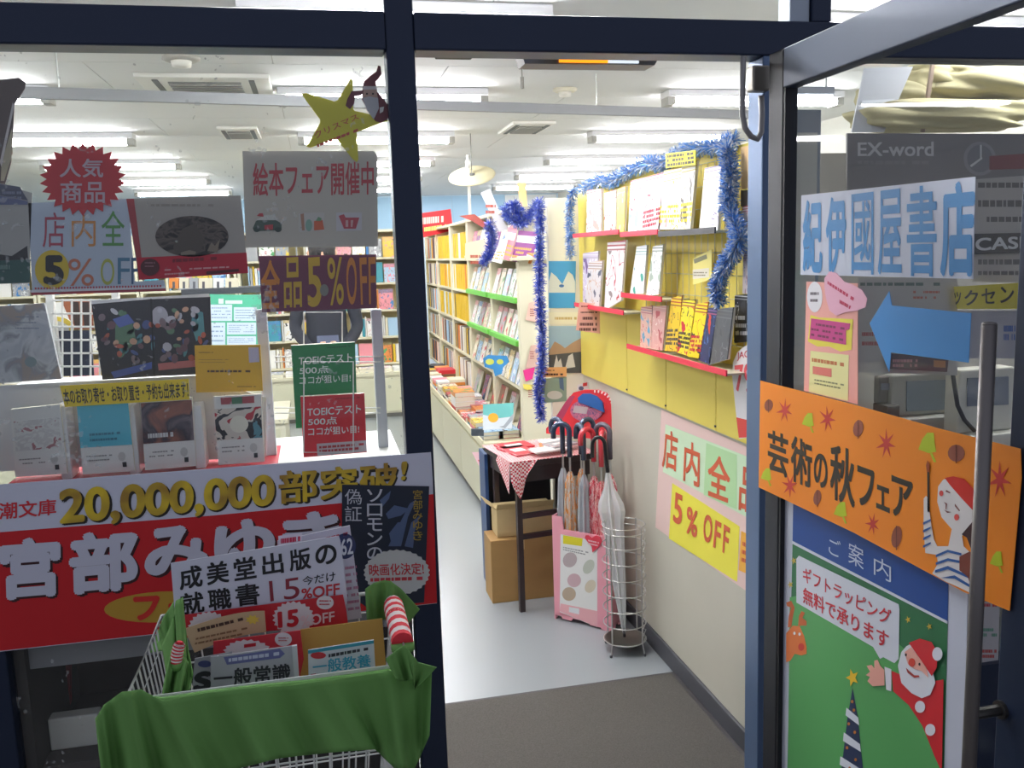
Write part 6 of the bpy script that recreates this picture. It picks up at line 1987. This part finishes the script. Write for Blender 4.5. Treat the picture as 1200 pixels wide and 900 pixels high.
def device(label, q, y, dep, body, screen, sq, name, cat):
    F = FY(y)
    a = F.at(*q[0]); c = F.at(*q[2])
    x0, x1 = min(a.x, c.x), max(a.x, c.x); z1, z0 = max(a.z, c.z), min(a.z, c.z)
    t = thing(name, label, cat, ((x0 + x1) / 2, y + dep / 2, z0))
    MB().box(x0, x1, y, y + dep, z0, z1, bev=.006).build('casing', mat(body, .5), t)
    Fs = FY(y - .001)
    b = MB().slab([Fs.at(*p) for p in sq], Vector((0, -.004, 0)))
    b.build('screen', mat(screen, .25), t)
    MB().box(x0 - .0, x1 + .0, y - .05, y + dep, .842, z0 - .0005, bev=.003).build('base', mat(body, .5), t)
    for k in range(5):
        MB().box(x0 + .02 + k * (x1 - x0 - .04) / 5, x0 + .012 + (k + 1) * (x1 - x0 - .04) / 5, y - .053, y - .05, .85, min(.865, z0 - .004)).build('key', mat('#3c3c40', .5), t)
    return t


device('grey word processor with a bluish screen in the display window', [(1046, 440), (1112, 440), (1112, 484), (1046, 484)], .50, .05, '#a09f98', '#7a8896', [(1062, 447), (1108, 445), (1108, 480), (1062, 482)], 'word_processor', 'device')
device('beige terminal with dark screen behind the door handle', [(1125, 434), (1186, 434), (1186, 503), (1125, 503)], .36, .07, '#d0cec0', '#6c7480', [(1133, 443), (1181, 441), (1181, 474), (1133, 476)], 'terminal', 'device')
device('small grey device with coloured buttons left of the word processor', [(1030, 441), (1044, 441), (1044, 472), (1030, 472)], .52, .03, '#5c5854', '#7a7e88', [(1032, 449), (1042, 449), (1042, 457), (1032, 457)], 'small_device', 'device')
Fc = FY(.34)
o = MB().tube([Fc.at(*p) for p in [(1116, 435), (1119, 455), (1122, 475), (1130, 492), (1142, 505)]], .007, 8).build('cable', black, None, True)
tag(o, 'thick black cable between the two devices in the display window', 'cable')
# beige cloth sacks on top of the display window back wall
sk = mat('#a8a07a', .85, noise=.08, scale=6)


def sack(label, c, rx, ry, rz, seed):
    rd = random.Random(seed)
    b = bmesh.new()
    bmesh.ops.create_icosphere(b, subdivisions=4, radius=1)
    ph = [rd.uniform(0, 6) for _ in range(6)]
    for v in b.verts:
        p = v.co.copy()
        k = 1 + .07 * math.sin(p.x * 6 + ph[0] + p.z * 4) + .05 * math.sin(p.y * 8 + ph[1]) + .05 * math.sin(p.z * 11 + ph[2] + p.x * 5)
        s = lambda a, e: math.copysign(abs(a) ** e, a)
        v.co = Vector((c[0] + rx * s(p.x, .7) * k, c[1] + ry * s(p.y, .7) * k, c[2] + rz * max(-.92, s(p.z, .7) * k)))
    b.verts.index_update()
    m = MB().add([v.co.copy() for v in b.verts], [[v.index for v in f.verts] for f in b.faces])
    b.free()
    o = m.build('cloth_sack', sk, None, True)
    return tag(o, label, 'sack', 'beige cloth bundles')


def px_at(x, y, Yv): return U(x, y, Y=Yv)


p = px_at(1110, 135, .75); sack('wide beige cloth bundle lying at the bottom, behind the door glass', (p.x, .78, p.z), .34, .10, .055, 1)
p = px_at(1060, 120, .78); sack('beige cloth bundle at the left of the heap behind the door glass', (p.x, .84, p.z + .02), .13, .09, .06, 2)
p = px_at(1160, 100, .78); sack('beige cloth bundle on top at the right behind the door glass', (p.x, .82, p.z + .01), .22, .10, .06, 3)
p = px_at(1098, 95, .80); sack('small beige cloth bundle on top in the middle of the heap', (p.x, .84, p.z + .01), .10, .08, .055, 4)
p = px_at(1000, 150, .85)
t = thing('reflection_panel', 'pale panel standing in for building reflections left of the beige cloth bundles', 'panel', U(1000, 155, Y=.75))
Fp = FY(.74)  # slanting pale panel imitates reflections of buildings in the glass
MB().slab([Fp.at(1013, 80), Fp.at(1070, 78), Fp.at(1036, 155), Fp.at(998, 155)], Vector((0, .006, 0))).build('panel', mat('#c8cace', .4), t)
MB().slab([Fp.at(1010, 118), Fp.at(1048, 116), Fp.at(1044, 120), Fp.at(1009, 122)], Vector((0, -.004, 0))).build('rib', mat('#e4e6ea', .4), t)
MB().slab([Fp.at(1090, 74), Fp.at(1094, 74), Fp.at(1082, 155), Fp.at(1078, 155)], Vector((0, -.01, 0))).build('strap', mat('#8c7868', .5), t)
# papers stuck on the glass further right, seen between poster and lock stile
FZ = FY(-.012)
t = sign('paper_strip', 'tall narrow strip of printed papers on the display window beside the door handle', 'paper', FZ, [(1134, 690), (1172, 688), (1166, 930), (1126, 930)], mat('#b8b4b4', .5), th=.001)
for k, (y, c) in enumerate([(735, '#6c9c84'), (760, '#b85450'), (785, '#7c8ca0'), (815, '#b04c50'), (842, '#8c8c94'), (870, '#6c7c90'), (700, '#c04c54')]):
    lines(FZ, (1144, y, 1168, y + 12), 2, mat(c, .5), 1, t, .6, k)
